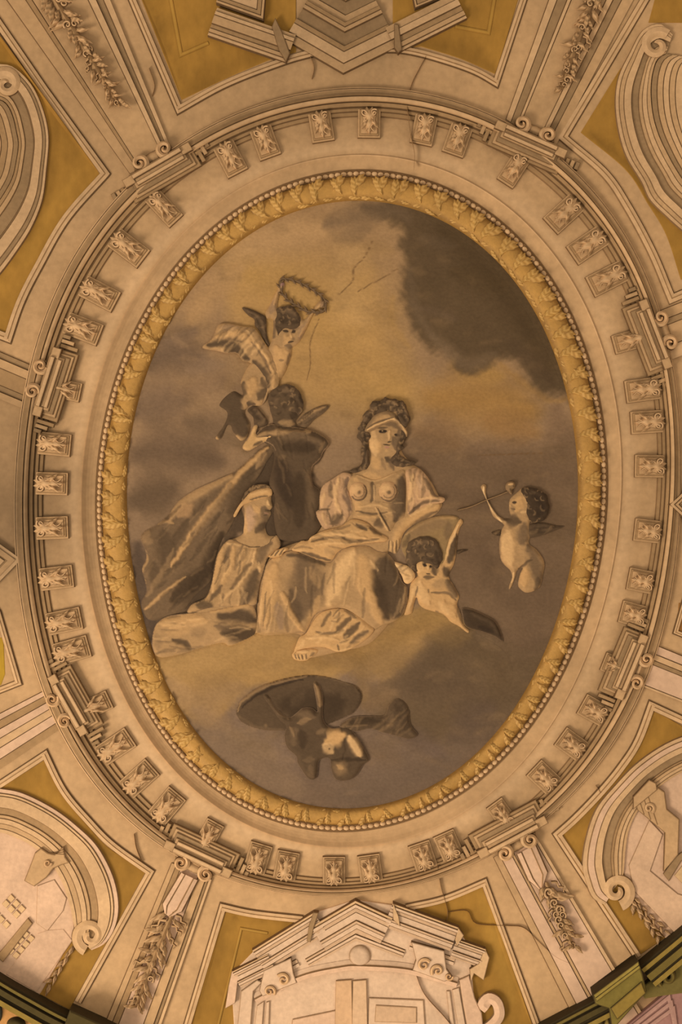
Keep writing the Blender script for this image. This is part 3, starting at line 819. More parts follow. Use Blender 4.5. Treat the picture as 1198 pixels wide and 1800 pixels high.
def pane_grid(t, o, u, v, nu, nv, su, sv):
    o = np.array(o, float); u = np.array(u, float); v = np.array(v, float)
    u /= np.linalg.norm(u); v /= np.linalg.norm(v)
    for i in range(nu):
        for j in range(nv):
            a = o + u * su * i + v * sv * j
            slab('pane', [a, a + u * (su - 2.4), a + u * (su - 2.4) + v * (sv - 2.4), a + v * (sv - 2.4)], 4.0, (206, 160, 108), 'stucco', t, 0.8, edgecol=LINE2)
pane_grid(wl, (4, 1588), (0.66, -0.72), (0.70, 0.70), 2, 3, 13, 13)
pane_grid(wl, (-14, 1606), (0.66, -0.72), (0.70, 0.70), 1, 3, 13, 13)
slab('glazing_bar', pts('50,1612 58,1622 6,1690 -6,1680'), 6, PLD, 'stucco', wl, 1.5, edgecol=LINE)
pane_grid(wl, (62, 1648), (-0.66, 0.75), (-0.72, -0.60), 4, 2, 13, 12)
slab('jamb', pts('84,1634 66,1640 10,1712 64,1744 128,1652 112,1632'), 3.0, PINK, 'stucco', wl, 1.5)
# carved leaf edge of that window
def leafy_edge(parent, a, b, seed, k=9, sz=1.0, h=3):
    rnd = random.Random(seed)
    a = np.array(a, float); b = np.array(b, float); d = b - a; an = math.atan2(d[1], d[0])
    for i in range(k):
        p = a + d * (i + 0.3) / k
        s = sz * rnd.uniform(0.6, 0.9)
        inst('leaf', FL[i % 2], parent, p[0], p[1], an + (0.8 if i % 2 else -0.5) + rnd.uniform(-0.3, 0.3), (s, s, 1), h=h)
leafy_edge(wl, (130, 1662), (84, 1736), 2, 9, 0.9)
wr = thing('window_surround', 1150, 1520, 'pale window surround with stone console inside the lower right scroll', 'window surround')
slab('reveal', pts('1250,1332 1198,1354 1163,1374 1136,1398 1114,1428 1101,1460 1096,1490 1094,1530 1108,1572 1170,1650 1250,1600'), 2.0, PINK, 'stucco', wr, 1.5)
slab('jamb', pts('1140,1440 1104,1520 1112,1564 1185,1640 1250,1590 1190,1570 1142,1530 1164,1466'), 4.0, (206, 160, 118), 'stucco', wr, 1.5, edgecol=LINE2)
console(wr, '1110,1400 1136,1370 1166,1390 1170,1420 1192,1438 1190,1500 1164,1530 1166,1462 1118,1422', (1138, 1418, 9, 1, -1))
slab('console_cap', pts('1110,1398 1138,1368 1150,1374 1152,1386 1120,1412 1110,1420'), 14, PL, 'stucco', wr, 2, edgecol=LINE)
pane_grid(wr, (1184, 1538), (0.70, 0.71), (0.62, -0.78), 3, 1, 22, 30)
slab('glazing_bar', pts('1164,1535 1184,1505 1240,1470 1240,1486 1196,1512 1174,1548'), 6, PLG, 'stucco', wr, 1.5, edgecol=LINE)
leafy_edge(wr, (1106, 1580), (1160, 1650), 5, 10, 1.0)
leafy_edge(wr, (1112, 1576), (1172, 1640), 6, 9, 0.8)

# ---- broken pediment at the top of the picture
tp = thing('pediment', 600, 90, 'broken chevron pediment pointing down at the top edge', 'pediment')
def rake(parent, name, path, depth, segs, h0=0.4):
    a = pts(path)
    A = a; B = off_path(a, depth)
    k = [max(2, int(np.linalg.norm(q - p) / 12)) for p, q in zip(a[:-1], a[1:])]
    den = lambda c: np.vstack([c[i] + (c[i + 1] - c[i]) * np.linspace(0, 1, k[i], endpoint=False)[:, None] for i in range(len(k))] + [c[-1:]])
    A, B = den(A), den(B)
    return loft(name, A, B, bands(segs, depth, h0), 'stucco', parent)
rake(tp, 'chevron', '500,72 603,132 700,84 ', 150, [(0.10, 6, PL), (0.22, 8, PLL), (0.28, 9, PLD), (0.42, 6, PLG), (0.47, 10, PL), (0.52, 11, PLD), (0.60, 7, PL), (0.74, 5, PLG), (0.8, 9, PL), (1, 7, PLD)])
rake(tp, 'raking_cornice', '365,66 503,114', 52, [(0.12, 9, PLL), (0.26, 11, PL), (0.42, 9, PLD), (0.72, 12, PL), (0.86, 13, PLL), (1, 10, PL)])
rake(tp, 'raking_cornice', '699,97 820,36', 50, [(0.12, 9, PLL), (0.3, 11, PL), (0.5, 9, PLD), (0.75, 12, PLL), (1, 10, PL)])
slab('return_block', pts('484,36 497,62 510,98 503,114 490,92 478,52'), 14, PLG, 'stucco', tp, 2, edgecol=LINE)
slab('return_block', pts('692,46 700,48 706,92 699,98 692,88'), 14, PLG, 'stucco', tp, 2, edgecol=LINE)
rake(tp, 'frame_block', '380,10 464,40 470,-30', 26, [(0.2, 14, PL), (0.5, 12, PLD), (1, 10, PLL)])
rake(tp, 'frame_block', '718,-30 728,20 776,0', 22, [(0.2, 14, PL), (0.5, 12, PLD), (1, 10, PLL)])
# ---- aedicule at the bottom
bp_ = thing('pediment', 620, 1640, 'pale broken pediment with roundel at the bottom edge', 'pediment')
LT = (206, 164, 124); LM = (196, 152, 110)
slab('wall_face', pts('412,1815 408,1750 412,1706 446,1671 552,1604 624,1581 700,1592 802,1631 826,1664 830,1725 838,1815'), 3, LT, 'stucco', bp_, 1.5)
rk = [(0.10, 12, PLL), (0.22, 14, LT), (0.36, 11, LM), (0.60, 10, LT), (0.70, 13, LM), (0.86, 11, LT), (1, 8, LM)]
rake(bp_, 'raking_cornice', '690,1609 624,1578 546,1624', 52, rk)
rake(bp_, 'raking_cornice', '551,1599 443,1666', 46, rk)
rake(bp_, 'raking_cornice', '806,1626 690,1583', 46, rk)
rake(bp_, 'raking_cornice', '470,1672 408,1703', 34, rk)
rake(bp_, 'raking_cornice', '853,1664 802,1646', 36, rk)
slab('return_block', pts('551,1599 560,1600 552,1625 546,1652 539,1650 543,1622'), 15, PLG, 'stucco', bp_, 1.5, edgecol=LINE)
slab('return_block', pts('690,1583 700,1606 702,1624 690,1612'), 15, PLL, 'stucco', bp_, 1.5, edgecol=LINE)
slab('return_block', pts('804,1626 814,1640 802,1660 798,1648'), 14, PLL, 'stucco', bp_, 1.5, edgecol=LINE)
slab('return_block', pts('851,1663 859,1680 849,1720 832,1708 826,1722 824,1700 840,1690'), 12, PLL, 'stucco', bp_, 1.5, edgecol=LINE)
slab('return_block', pts('408,1703 420,1712 414,1760 396,1770 402,1730'), 10, PINK, 'stucco', bp_, 1.5, edgecol=LINE)
slab('side_post', pts('424,1740 452,1720 462,1724 446,1740 440,1815 416,1815'), 8, LT, 'stucco', bp_, 2, edgecol=LINE2)
slab('side_post', pts('806,1720 824,1712 834,1752 846,1778 850,1815 822,1815 812,1760'), 8, PINK, 'stucco', bp_, 2, edgecol=LINE2)
def ornament(poly, c, curls):
    o = slab('scroll_ornament', pts(poly), 12, c, 'stucco', bp_, 2, edgecol=LINE)
    for cx, cy, r, a0, s in curls:
        sp = spiral(cx, cy, r, 1.3, a0, s)
        ss = np.gradient(sp, axis=0); ss /= np.linalg.norm(ss, axis=1)[:, None]
        nn = np.stack([ss[:, 1], -ss[:, 0]], -1) * np.linspace(r * 0.36, r * 0.2, len(sp))[:, None]
        loft('curl', sp - nn, sp + nn, [(0, 10, LINE), (0.14, 14, LINE), (0.14, 15, PLL), (0.5, 17, PLL), (0.86, 15, PL), (0.86, 14, LINE), (1, 10, LINE)], 'stucco', o)
ornament('464,1702 512,1680 516,1706 522,1724 462,1748 456,1738', LT, [(498, 1718, 11, -2.5, 1), (474, 1738, 10, 0.6, -1)])
ornament('722,1652 780,1668 784,1700 796,1716 780,1722 724,1702 730,1684', LT, [(744, 1692, 11, -0.5, -1), (768, 1702, 11, 2.5, 1), (788, 1712, 7, 0, 1)])
rake(bp_, 'tympanum_moulding', '712,1668 624,1634 536,1684', 16, [(0.3, 5, LM), (0.65, 7, LT), (1, 5, LM)], 3)
rake(bp_, 'tympanum_moulding', '520,1684 452,1722', 14, [(0.5, 5, LM), (1, 6, LT)], 3)
rake(bp_, 'tympanum_moulding', '800,1682 722,1654', 14, [(0.5, 5, LM), (1, 6, LT)], 3)
for q_ in ('452,1766 464,1758 460,1815 446,1815', '468,1760 474,1758 472,1815 464,1815', '794,1738 806,1734 820,1815 806,1815', '784,1740 790,1740 800,1815 792,1815'):
    slab('jamb_strip', pts(q_), 6, LT, 'stucco', bp_, 1.2, edgecol=LINE2)
# roundel, arch, inner pilaster strips and panel
o = relief('roundel', [(632 + 19 * math.cos(a), 1679 + 19 * math.sin(a)) for a in np.linspace(0, 2 * PI, 20, endpoint=False)], LT, 5, 9, parent=bp_, mat='stucco', h0=5, grid=3, rim=(3, LINE2, 0.8))
sweep('arch', smooth_curve(pts('452,1762 530,1722 600,1706 632,1704 700,1708 740,1716 800,1734'), False, 5), [(0, 4, LINE2), (1.5, 8, LINE2), (1.5, 10, PINK), (9, 11, PINK), (9, 9, LINE2), (11, 8, LINE2), (11, 7, LT), (18, 4, LT)], 'stucco', bp_)
for x0, x1, c in ((590, 618, (200, 152, 106)), (620, 644, (203, 158, 114))):
    slab('strip', pts(f'{x0},1722 {x1},1720 {x1+2},1815 {x0-2},1815'), 7, c, 'stucco', bp_, 1.5, edgecol=LINE2)
slab('inner_panel', pts('648,1752 744,1756 748,1815 646,1815'), 6, LT, 'stucco', bp_, 2, edgecol=LINE2)
slab('inner_panel', pts('660,1764 732,1768 732,1796 658,1794'), 8, LM, 'stucco', bp_, 2, edgecol=LINE2)
slab('inner_panel', pts('514,1790 600,1772 600,1815 510,1815'), 6, PINK, 'stucco', bp_, 2, edgecol=LINE2)
sp = smooth_curve(pts('838,1815 862,1800 876,1782 872,1760 858,1752 848,1762 856,1770'), False, 3)
sweep('side_curl', sp, [(-10, 3, LINE2), (-9, 9, LINE2), (-9, 10, PINK), (0, 13, PINK), (9, 10, PINK), (9, 9, LINE2), (10, 3, LINE2)], 'stucco', bp_)

# ---- pointed frames at the left and right edges
lf = thing('pointed_frame', 20, 985, 'pointed stone frame corner at the left edge in the brown stained plaster', 'frame corner')
rake(lf, 'frame_moulding', '-60,915 37,983 -60,1082', -46, [(0.14, 8, PLL), (0.3, 10, PL), (0.42, 7, PLD), (0.7, 9, PLL), (1, 6, PLD)])
rf_ = thing('pointed_frame', 1185, 888, 'pointed stone frame corner at the right edge beside the cornice', 'frame corner')
rake(rf_, 'frame_moulding', '1262,802 1171,887 1262,972', 36, [(0.16, 14, PLL), (0.3, 16, PL), (0.42, 13, PLD), (0.7, 15, PLL), (1, 12, PLD)], 3)

# ---- dark cornice crossing the lower corners
DK = (76, 60, 28); DK2 = (110, 88, 38); DK3 = (56, 43, 22); DG = (140, 109, 46)
dkp = [(0.10, 30, DK3), (0.26, 34, DK2), (0.34, 30, DK3), (0.62, 36, DK), (0.74, 33, DK3), (1, 38, DG)]
dl = thing('dark_cornice', 60, 1750, 'dark olive and gold cornice crossing the lower left corner', 'cornice')
a = smooth_curve(pts('-70,1660 0,1707 60,1742 124,1776 200,1806 290,1836'), False, 8)
loft('moulding', a, off_path(a, -40), bands(dkp, 40, 0.4, DK3), 'stucco', dl)
slab('block', pts('128,1763 210,1800 205,1830 118,1790'), 42, DK, 'stucco', dl, 3, False, edgecol=DK3)
slab('frieze', pts('-70,1705 0,1752 60,1792 100,1830 -70,1830'), 10, (196, 134, 72), 'stucco', dl, 2)
relief('boss', [(30 + 17 * math.cos(a), 1798 + 14 * math.sin(a)) for a in np.linspace(0, 2 * PI, 16, endpoint=False)], DK, 10, 9, parent=dl, mat='stucco', h0=10, grid=3, rim=(4, DK3, 0.9))
relief('boss', [(-4 + 10 * math.cos(a), 1776 + 20 * math.sin(a)) for a in np.linspace(0, 2 * PI, 16, endpoint=False)], (90, 92, 82), 8, 8, parent=dl, mat='stucco', h0=10, grid=3, rim=(4, DK3, 0.9))
dr_ = thing('dark_cornice', 1080, 1740, 'dark olive and gold cornice with projecting block crossing the lower right corner', 'cornice')
a = smooth_curve(pts('860,1838 944,1798 1036,1750 1060,1738'), False, 8)
loft('moulding', a, off_path(a, -38), bands(dkp, 38, 0.4, DK3), 'stucco', dr_)
a = pts('1118,1690 1198,1624 1290,1548')
loft('moulding', resample(a, 12), resample(off_path(a, -44), 12), bands([(0.10, 30, DK3), (0.3, 34, DG), (0.4, 30, DK3), (0.7, 38, DK2), (0.78, 34, DK3), (1, 36, DG)], 44, 0.4, DK3), 'stucco', dr_)
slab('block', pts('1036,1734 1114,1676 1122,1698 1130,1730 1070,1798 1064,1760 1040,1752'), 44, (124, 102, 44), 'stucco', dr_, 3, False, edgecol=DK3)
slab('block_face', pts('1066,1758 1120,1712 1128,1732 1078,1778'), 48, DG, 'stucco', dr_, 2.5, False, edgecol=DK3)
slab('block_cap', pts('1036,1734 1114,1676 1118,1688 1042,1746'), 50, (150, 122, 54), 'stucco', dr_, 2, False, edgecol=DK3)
ribbon('cap_groove', [(1040, 1739), (1116, 1682)], 3, 51, DK3, 'stucco', dr_, False, 49)
slab('frieze', pts('900,1840 1010,1788 1060,1765 1070,1800 1060,1840'), 12, (156, 124, 60), 'stucco', dr_, 2)
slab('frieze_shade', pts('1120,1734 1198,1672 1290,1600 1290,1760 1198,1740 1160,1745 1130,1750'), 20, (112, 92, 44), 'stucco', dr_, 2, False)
sp = spiral(1168, 1710, 18, 1.3, 2.2, 1)
ss = np.gradient(sp, axis=0); ss /= np.linalg.norm(ss, axis=1)[:, None]; nn = np.stack([ss[:, 1], -ss[:, 0]], -1) * 6
loft('curl', sp - nn, sp + nn, [(0, 20, DK3), (0.15, 28, DK3), (0.15, 30, DK), (0.5, 34, DK2), (0.85, 30, DK), (1, 20, DK3)], 'stucco', dr_)
relief('boss', [(1048 + 13 * math.cos(a), 1792 + 12 * math.sin(a)) for a in np.linspace(0, 2 * PI, 16, endpoint=False)], DK, 9, 8, parent=dr_, mat='stucco', h0=12, grid=3, rim=(4, DK3, 0.9))
pk = slab('pink_panel', pts('1080,1815 1172,1738 1300,1735 1300,1815'), 16, (158, 110, 92), 'stucco', dr_, 2, False)
for k in range(3):
    sweep('pink_moulding', pts([(1092 + k * 14, 1812), (1172 + k * 4, 1748 + k * 10), (1186, 1812)]), [(-4, 16.5, (108, 72, 58)), (-3, 19, (180, 132, 108)), (3, 19, (170, 122, 100)), (4, 16.5, (108, 72, 58))], 'stucco', dr_, False, False)

# ---- hairline cracks
for k, c in enumerate(['748,100 733,128 722,152 715,190', '715,190 722,240 728,270 727,300', '545,100 552,120 548,140', '768,1520 775,1560 786,1600 783,1622', '786,1602 820,1600 836,1622 890,1626 920,1630 948,1656 975,1680 1000,1692',
                       '236,1465 240,1490 250,1515', '262,120 272,150 268,170', '728,1705 745,1745 780,1785 800,1810', '1046,1380 1054,1393']):
    ribbon('crack', pts(c), 1.0, 5.4 if k not in (7,) else 9, (136, 100, 62), 'plaster', ceiling, True, 0.3)

# ================================================================== the painting
Z0 = -9.0        # the painted field lies a little behind the rim of the frame
SKY = [
    # light sky
    ('430,470 560,560 620,640 700,690', 190, (184, 137, 79), 1.0), ('420,520 500,620 560,690', 90, (180, 134, 80), 0.9), ('640,480 620,560 660,640', 80, (190, 142, 84), 0.7), ('600,440 640,470', 50, (188, 142, 90), 0.7),
    ('450,420 540,395 600,390', 60, (168, 126, 84), 0.8), ('380,480 330,540', 50, (166, 125, 86), 0.8), ('600,500 640,560', 60, (192, 146, 92), 0.6),
    ('760,700 850,700 930,720', 90, (168, 121, 66), 0.9), ('800,640 880,660', 40, (172, 126, 68), 0.7), ('860,740 940,760', 50, (160, 114, 66), 0.7), ('740,760 800,780', 60, (140, 102, 66), 0.7),
    ('400,450 470,420 560,402', 60, (186, 141, 94), 0.8), ('335,560 380,500 420,470', 46, (182, 137, 90), 0.8), ('600,450 650,440', 26, (192, 146, 94), 0.6),
    # left clouds
    ('250,640 300,620 360,640', 60, (110, 85, 66), 0.9), ('240,720 320,700', 70, (118, 91, 70), 0.9), ('290,600 340,580', 30, (124, 96, 74), 0.8), ('330,650 390,640', 26, (150, 116, 86), 0.7),
    ('310,690 400,670 420,700', 34, (142, 108, 78), 0.75), ('330,740 420,770', 46, (112, 86, 64), 0.9), ('240,800 300,790 380,810', 70, (106, 81, 61), 0.95), ('235,880 300,860', 70, (92, 70, 52), 0.75), ('400,740 430,790', 30, (128, 98, 70), 0.8),
    ('240,960 250,1040 270,1120', 40, (84, 65, 52), 0.9), ('300,590 330,610', 10, (170, 130, 92), 0.4), ('400,600 420,640 400,680', 26, (158, 120, 82), 0.7),
    # dark storm cloud
    ('P668,372 690,338 760,345 900,425 990,560 1030,700 985,692 950,690 925,657 905,632 882,628 862,642 838,654 812,657 796,642 800,622 786,612 765,616 745,604 728,580 714,545 706,500 712,455 700,428 710,404 690,392', 12, (92, 70, 48), 0.97),
    ('575,392 620,378 680,372', 36, (122, 94, 68), 0.8), ('640,362 700,368 720,390', 26, (104, 80, 58), 0.85), ('580,405 600,420 640,415', 12, (132, 101, 70), 0.6), ('640,430 690,440', 22, (160, 120, 76), 0.5), ('600,410 650,400', 18, (136, 104, 72), 0.6), ('760,590 820,640 870,620', 22, (112, 87, 64), 0.7), ('720,470 730,540 760,590', 16, (108, 84, 62), 0.6), ('780,400 860,470 930,570 970,640', 60, (84, 63, 41), 0.8), ('800,480 890,500', 40, (78, 58, 36), 0.6), ('900,600 970,670', 24, (88, 66, 46), 0.6), ('740,420 800,430', 20, (102, 79, 58), 0.5), ('740,540 800,560', 18, (104, 80, 60), 0.5),
    ('880,640 960,700 1000,700', 12, (164, 118, 64), 0.5), ('690,520 690,570 720,610', 14, (178, 132, 76), 0.5),
    # right side haze
    ('980,720 990,800', 40, (128, 97, 72), 0.8), ('830,800 920,820 1000,840', 60, (116, 88, 66), 0.95), ('900,840 960,800', 30, (126, 94, 64), 0.5), ('780,860 850,880', 50, (112, 85, 63), 0.9), ('930,900 1000,920', 60, (104, 79, 56), 0.95), ('800,950 850,980', 60, (108, 82, 64), 0.95), ('860,980 880,1040', 40, (92, 70, 53), 0.8),
    ('900,1060 980,1050', 60, (112, 86, 67), 0.95), ('880,1120 960,1130', 50, (104, 80, 63), 0.9), ('960,930 990,950', 22, (128, 96, 62), 0.5), ('830,1070 870,1068 930,1080', 10, (132, 102, 78), 0.6),
    # deep shade between the cloak and the seated woman
    ('P462,790 545,830 564,940 520,968 480,985 455,1000 440,985 425,940 400,965 380,1035 345,1070 322,1078 360,1000 410,900', 8, (78, 59, 43), 0.95),
    # ground clouds
    ('P700,800 760,775 840,805 930,795 1040,790 1040,1230 900,1200 860,1120 780,1060 730,980', 34, (108, 82, 60), 0.75),
    ('P256,1162 290,1148 340,1150 380,1130 430,1112 480,1112 525,1140 560,1156 640,1140 690,1100 740,1078 790,1084 832,1106 800,1132 740,1152 680,1192 640,1180 600,1186 520,1202 430,1216 380,1272 330,1290 290,1230', 11, (168, 125, 74), 0.95),
    ('P680,1190 740,1146 800,1112 842,1106 880,1140 960,1140 1010,1090 970,1210 880,1295 780,1320 700,1290 650,1235', 24, (100, 77, 55), 0.9),
    ('P300,1275 380,1292 470,1340 560,1378 700,1368 800,1328 920,1250 880,1350 720,1450 500,1450 330,1340', 24, (116, 90, 70), 0.9),
    ('290,1166 360,1150 420,1130 470,1120', 10, (206, 158, 100), 0.6), ('300,1190 340,1232 360,1250', 18, (182, 139, 96), 0.5), ('430,1182 520,1172', 16, (192, 146, 88), 0.5), ('690,1108 740,1086 795,1092', 9, (190, 144, 86), 0.7), ('400,1150 440,1160', 14, (150, 110, 64), 0.4), ('330,1190 400,1190', 12, (150, 112, 70), 0.4), ('620,1160 660,1175', 16, (140, 104, 64), 0.5),
    ('860,1140 890,1160 940,1150', 16, (112, 86, 64), 0.6),
    ('300,1180 400,1140 480,1122 530,1140', 60, (176, 132, 80), 1.0), ('290,1200 330,1240 420,1210', 50, (160, 121, 80), 0.9), ('420,1170 520,1180 600,1170', 46, (168, 125, 74), 0.9), ('560,1160 640,1140 700,1110 760,1084', 46, (158, 117, 68), 0.95), ('700,1090 760,1080 810,1100', 28, (166, 124, 72), 0.8),
    ('640,1180 720,1150', 50, (146, 110, 70), 0.8), ('760,1140 840,1160 900,1200', 80, (104, 80, 57), 0.95), ('700,1210 780,1200 850,1240', 70, (100, 77, 57), 0.9), ('640,1240 690,1220', 40, (130, 99, 70), 0.8), ('760,1120 820,1120', 30, (128, 97, 62), 0.7), ('840,1110 870,1150', 16, (110, 85, 62), 0.8),
    ('330,1280 420,1340 520,1390', 60, (128, 100, 77), 0.95), ('600,1400 720,1370 800,1320', 70, (112, 88, 70), 0.95), ('860,1250 800,1300', 60, (98, 76, 60), 0.9), ('400,1290 480,1330', 40, (138, 107, 78), 0.7), ('640,1310 700,1340', 40, (116, 90, 69), 0.8), ('340,1250 400,1280', 30, (146, 112, 80), 0.7), ('700,1280 780,1330', 30, (106, 83, 70), 0.6),
    ('560,1150 630,1180 640,1230', 26, (150, 113, 72), 0.6),
]
RND = np.random.RandomState(7)
for _ in range(520):      # short scumbled brush marks
    x, y = RND.uniform(240, 1000), RND.uniform(360, 1410)
    L, an = RND.uniform(10, 40), RND.uniform(-0.5, 0.5)
    SKY.append(([(x, y), (x + L * math.cos(an), y + L * math.sin(an))], RND.uniform(4, 15), tuple(np.array([146, 110, 72]) * RND.uniform(0.55, 1.35)), RND.uniform(0.05, 0.17)))
for c in ('655,420 640,450 622,470 620,490 600,512 580,520', '560,560 545,600 545,640 538,668', '626,512 700,470', '840,800 960,796'):
    SKY.append((c, 1.8, (112, 80, 50), 0.8))
SKY = [q[:2] + (tuple(np.array(q[2], float) * (np.array([0.93, 0.92, 0.88]) if max(q[2]) > 135 else np.array([0.97, 0.955, 0.89]))),) + q[3:] for q in SKY]
def sky_field(xy):
    y = np.clip((xy[:, 1] - 350) / 1075, 0, 1)[:, None]
    col = np.array([158, 118, 76.]) * (1 - y) + np.array([112, 87, 66.]) * y
    col, _ = strokes_on(xy, col, np.zeros(len(xy)), SKY)
    return col
ptg = thing('painting', CX, 900, 'oval painted sky panel with golden light and dark storm clouds inside the gilded frame', 'painting')
TH2 = np.linspace(-PI, PI, 720, endpoint=False)
rr = np.linspace(0.0, 1.0, 190)[1:]
base = R0(TH2) + 3
pv = [np.array([[CX, CY]])] + [np.c_[CX + base * q * np.cos(TH2), CY + base * q * np.sin(TH2)] for q in rr]
pv = np.vstack(pv); n = 720
F = [(0, 1 + i, 1 + (i + 1) % n) for i in range(n)]
for k in range(len(rr) - 1):
    o = 1 + k * n
    F += [(o + i, o + n + i, o + n + (i + 1) % n, o + (i + 1) % n) for i in range(n)]
mk('painted_sky', np.c_[pv, np.full(len(pv), Z0)], F, sky_field(pv), 'fresco', ptg, True)

cA = (350, 460, 3.994); cB = (520, 680, 3.993); cC = (230, 740, 3.993); cD = (430, 900, 3.993); cE = (660, 820, 3.328); cF = (380, 1150, 3.153)
FOLD = {'drapery': (30, -48, 46, 0.35), 'cloak': (18, 70, 40, 0.3), 'dress': (26, 105, 34, 0.45), 'lap_cloth': (22, -8, 40, 0.4), 'skirt': (30, 98, 46, 0.4), 'hem': (16, -35, 26, 0.45), 'sleeve': (14, 95, 24, 0.45), 'waist_cloth': (18, 5, 36, 0.45), 'wing': (8, -40, 18, 0.4), 'breastplate': (14, 5, 14, 0.3)}
def RL(name, parent, crop, outline, base, H, R, strokes=(), h0=0.0, **kw):
    # h0 counts from the painted field
    strokes = list(strokes)
    if name in ('hair', 'plume'):
        strokes += curls(outline, crop, 46 if name == 'plume' else 26, len(outline))
        kw['ragged'] = 3.6 if name == 'plume' else 1.8
    elif name in FOLD:
        n_, dg, L_, op_ = FOLD[name]
        dk_ = isinstance(base, str) and base in 'kdbK'
        strokes += folds(outline, crop, n_, len(outline), dg, L_, 'k' if dk_ else 'd', 'm' if dk_ else 'h', op=op_)
    kw.setdefault('contrast', 1.2)
    if name == 'body': kw['grid'] = min(1.35, kw.get('grid', 2))
    strokes = [(q[0], q[1] * 1.28, q[2], min(1.0, q[3] * 1.05), (q[4] if len(q) > 4 else 0.0), (q[5] if len(q) > 5 else 0.22)) for q in strokes]
    return relief(name, outline, base, H, R, strokes, crop, parent, 'fresco', Z0 + 0.5 + h0, **kw)
def scatter(outline, crop, n, rnd, inset):
    a = smooth_curve(pts(outline, crop), True, 4.0)
    lo, hi = a.min(0), a.max(0); out = []
    for _ in range(60):
        q = rnd.uniform(lo, hi, (n * 2, 2))
        q = q[inside(q, a)]
        q = q[polydist(q, a, True) > inset] if len(q) else q
        out += list(q)
        if len(out) >= n: break
    return out[:n]
def to_crop(a, crop):
    return a if crop is None else (np.asarray(a) - np.array(crop[:2])) * crop[2]
def curls(outline, crop, n, seed, dark='k', light='m', r=4.5):
    rnd = np.random.RandomState(seed); out = []
    for i, p_ in enumerate(scatter(outline, crop, n, rnd, 1.5)):
        t = rnd.uniform(0, 6.3) + np.linspace(0, rnd.uniform(1.6, 3.4), 5); rr_ = r * rnd.uniform(0.6, 1.2)
        arc = np.c_[p_[0] + rr_ * np.cos(t), p_[1] + rr_ * np.sin(t)]
        out.append((to_crop(arc, crop), rnd.uniform(1.2, 2.2), light if i % 2 else dark, rnd.uniform(0.45, 0.8), 0.9 if i % 2 else -0.6))
    return out
def folds(outline, crop, n, seed, deg, L=34, dark='d', light='h', op=0.5, spread=14):
    rnd = np.random.RandomState(seed); out = []
    for i, p_ in enumerate(scatter(outline, crop, n, rnd, 3.0)):
        an = math.radians(deg + rnd.uniform(-spread, spread)); ln = L * rnd.uniform(0.5, 1.2); bow = rnd.uniform(-4, 4)
        d = np.array([math.cos(an), math.sin(an)]); nn_ = np.array([-d[1], d[0]])
        arc = np.array([p_ - d * ln / 2, p_ + nn_ * bow, p_ + d * ln / 2])
        out.append((to_crop(arc, crop), rnd.uniform(1.6, 3.6), light if i % 2 else dark, op * rnd.uniform(0.5, 1.1), 0.7 if i % 2 else -0.7))
    return out
def person(x, y, label, group=None):
    return thing('person', x, y, label, 'person', group, h=Z0)

# ---- clouds that carry the figures
def cloud(label, outline, H, R, x, y):
    t = thing('cloud', x, y, label, 'cloud', 'clouds carrying the figures', h=Z0)
    relief('cloud_bank', outline, 'b', H, R, (), None, t, 'fresco', Z0 + 0.15, field=sky_field, grid=4.5, skirt=False, ease=True)
cloud('golden cloud bank under the seated women', '272,1160 300,1150 380,1130 440,1118 520,1122 560,1150 640,1150 640,1200 600,1230 560,1200 480,1205 430,1230 400,1270 350,1270 310,1235 285,1200', 4, 34, 450, 1180)
cloud('rounded brown cloud below the child with raised arm', '650,1150 690,1110 740,1082 790,1088 840,1115 890,1150 900,1200 860,1260 780,1280 700,1250 650,1210', 4, 40, 780, 1180)
cloud('dark storm cloud in the upper right of the painted sky', '690,372 770,392 850,450 915,530 958,610 985,680 940,690 890,650 850,650 800,648 770,612 730,590 712,530 716,460 690,420', 3, 30, 830, 520)
cloud('grey cloud at the left edge of the painted sky', '250,690 275,620 330,585 390,600 410,650 440,700 430,760 360,780 290,790 240,780', 3, 36, 330, 690)

# ---- brown cloak held over the blindfolded woman
t = thing('cloak', 320, 960, 'large brown cloak pulled out to the left above the blindfolded woman', 'cloak', h=Z0)
RL('drapery', t, cC, '1010,140 940,165 860,235 720,352 600,412 450,480 330,560 260,650 180,720 80,780 60,830 90,900 100,960 70,1040 90,1120 100,1200 66,1270 80,1345 120,1400 200,1400 350,1345 450,1230 560,1120 590,1000 640,850 720,700 790,540 850,450 900,380 950,290 1000,210', 'b', 5, 14, [
    ('300,1250 420,1150 520,1050', 22, 'k', 0.8, -1.5), ('640,800 560,1000 440,1180', 16, 'k', 0.85, -2), ('860,300 820,420 700,640', 16, 'd', 0.8, -1), ('230,780 260,900 240,1000', 20, 'd', 0.8, -2), ('400,700 300,860', 9, 'd', 0.7, -1.5), ('160,1000 180,1150', 14, 'd', 0.6, -1),
    ('700,380 520,470 350,580 280,680', 13, 't', 0.9, 2.5), ('420,600 340,660', 14, (166, 122, 78), 0.7, 1), ('960,180 800,330 640,520 480,720 370,880 280,1020', 7, 'l', 0.85, 3), ('700,450 600,600 430,800', 8, 'm', 0.8, 1.5), ('380,1090 240,1200 90,1325', 4, 'l', 0.75, 2), ('90,900 110,980 75,1060 95,1140', 3, 'l', 0.6, 1),
    ('120,770 100,830 140,840', 9, 'm', 0.8, 1), ('180,720 240,700 300,715', 4, 'l', 0.6, 1), ('300,900 220,1060 110,1230', 6, 'm', 0.7, 1.5), ('940,220 880,330', 8, 't', 0.6, 1), ('620,640 540,800 420,980', 5, 'd', 0.7, -1), ('520,560 440,660', 5, 'd', 0.6, -1), ('280,1050 200,1160', 5, 'd', 0.6, -1)], soft=2.0)

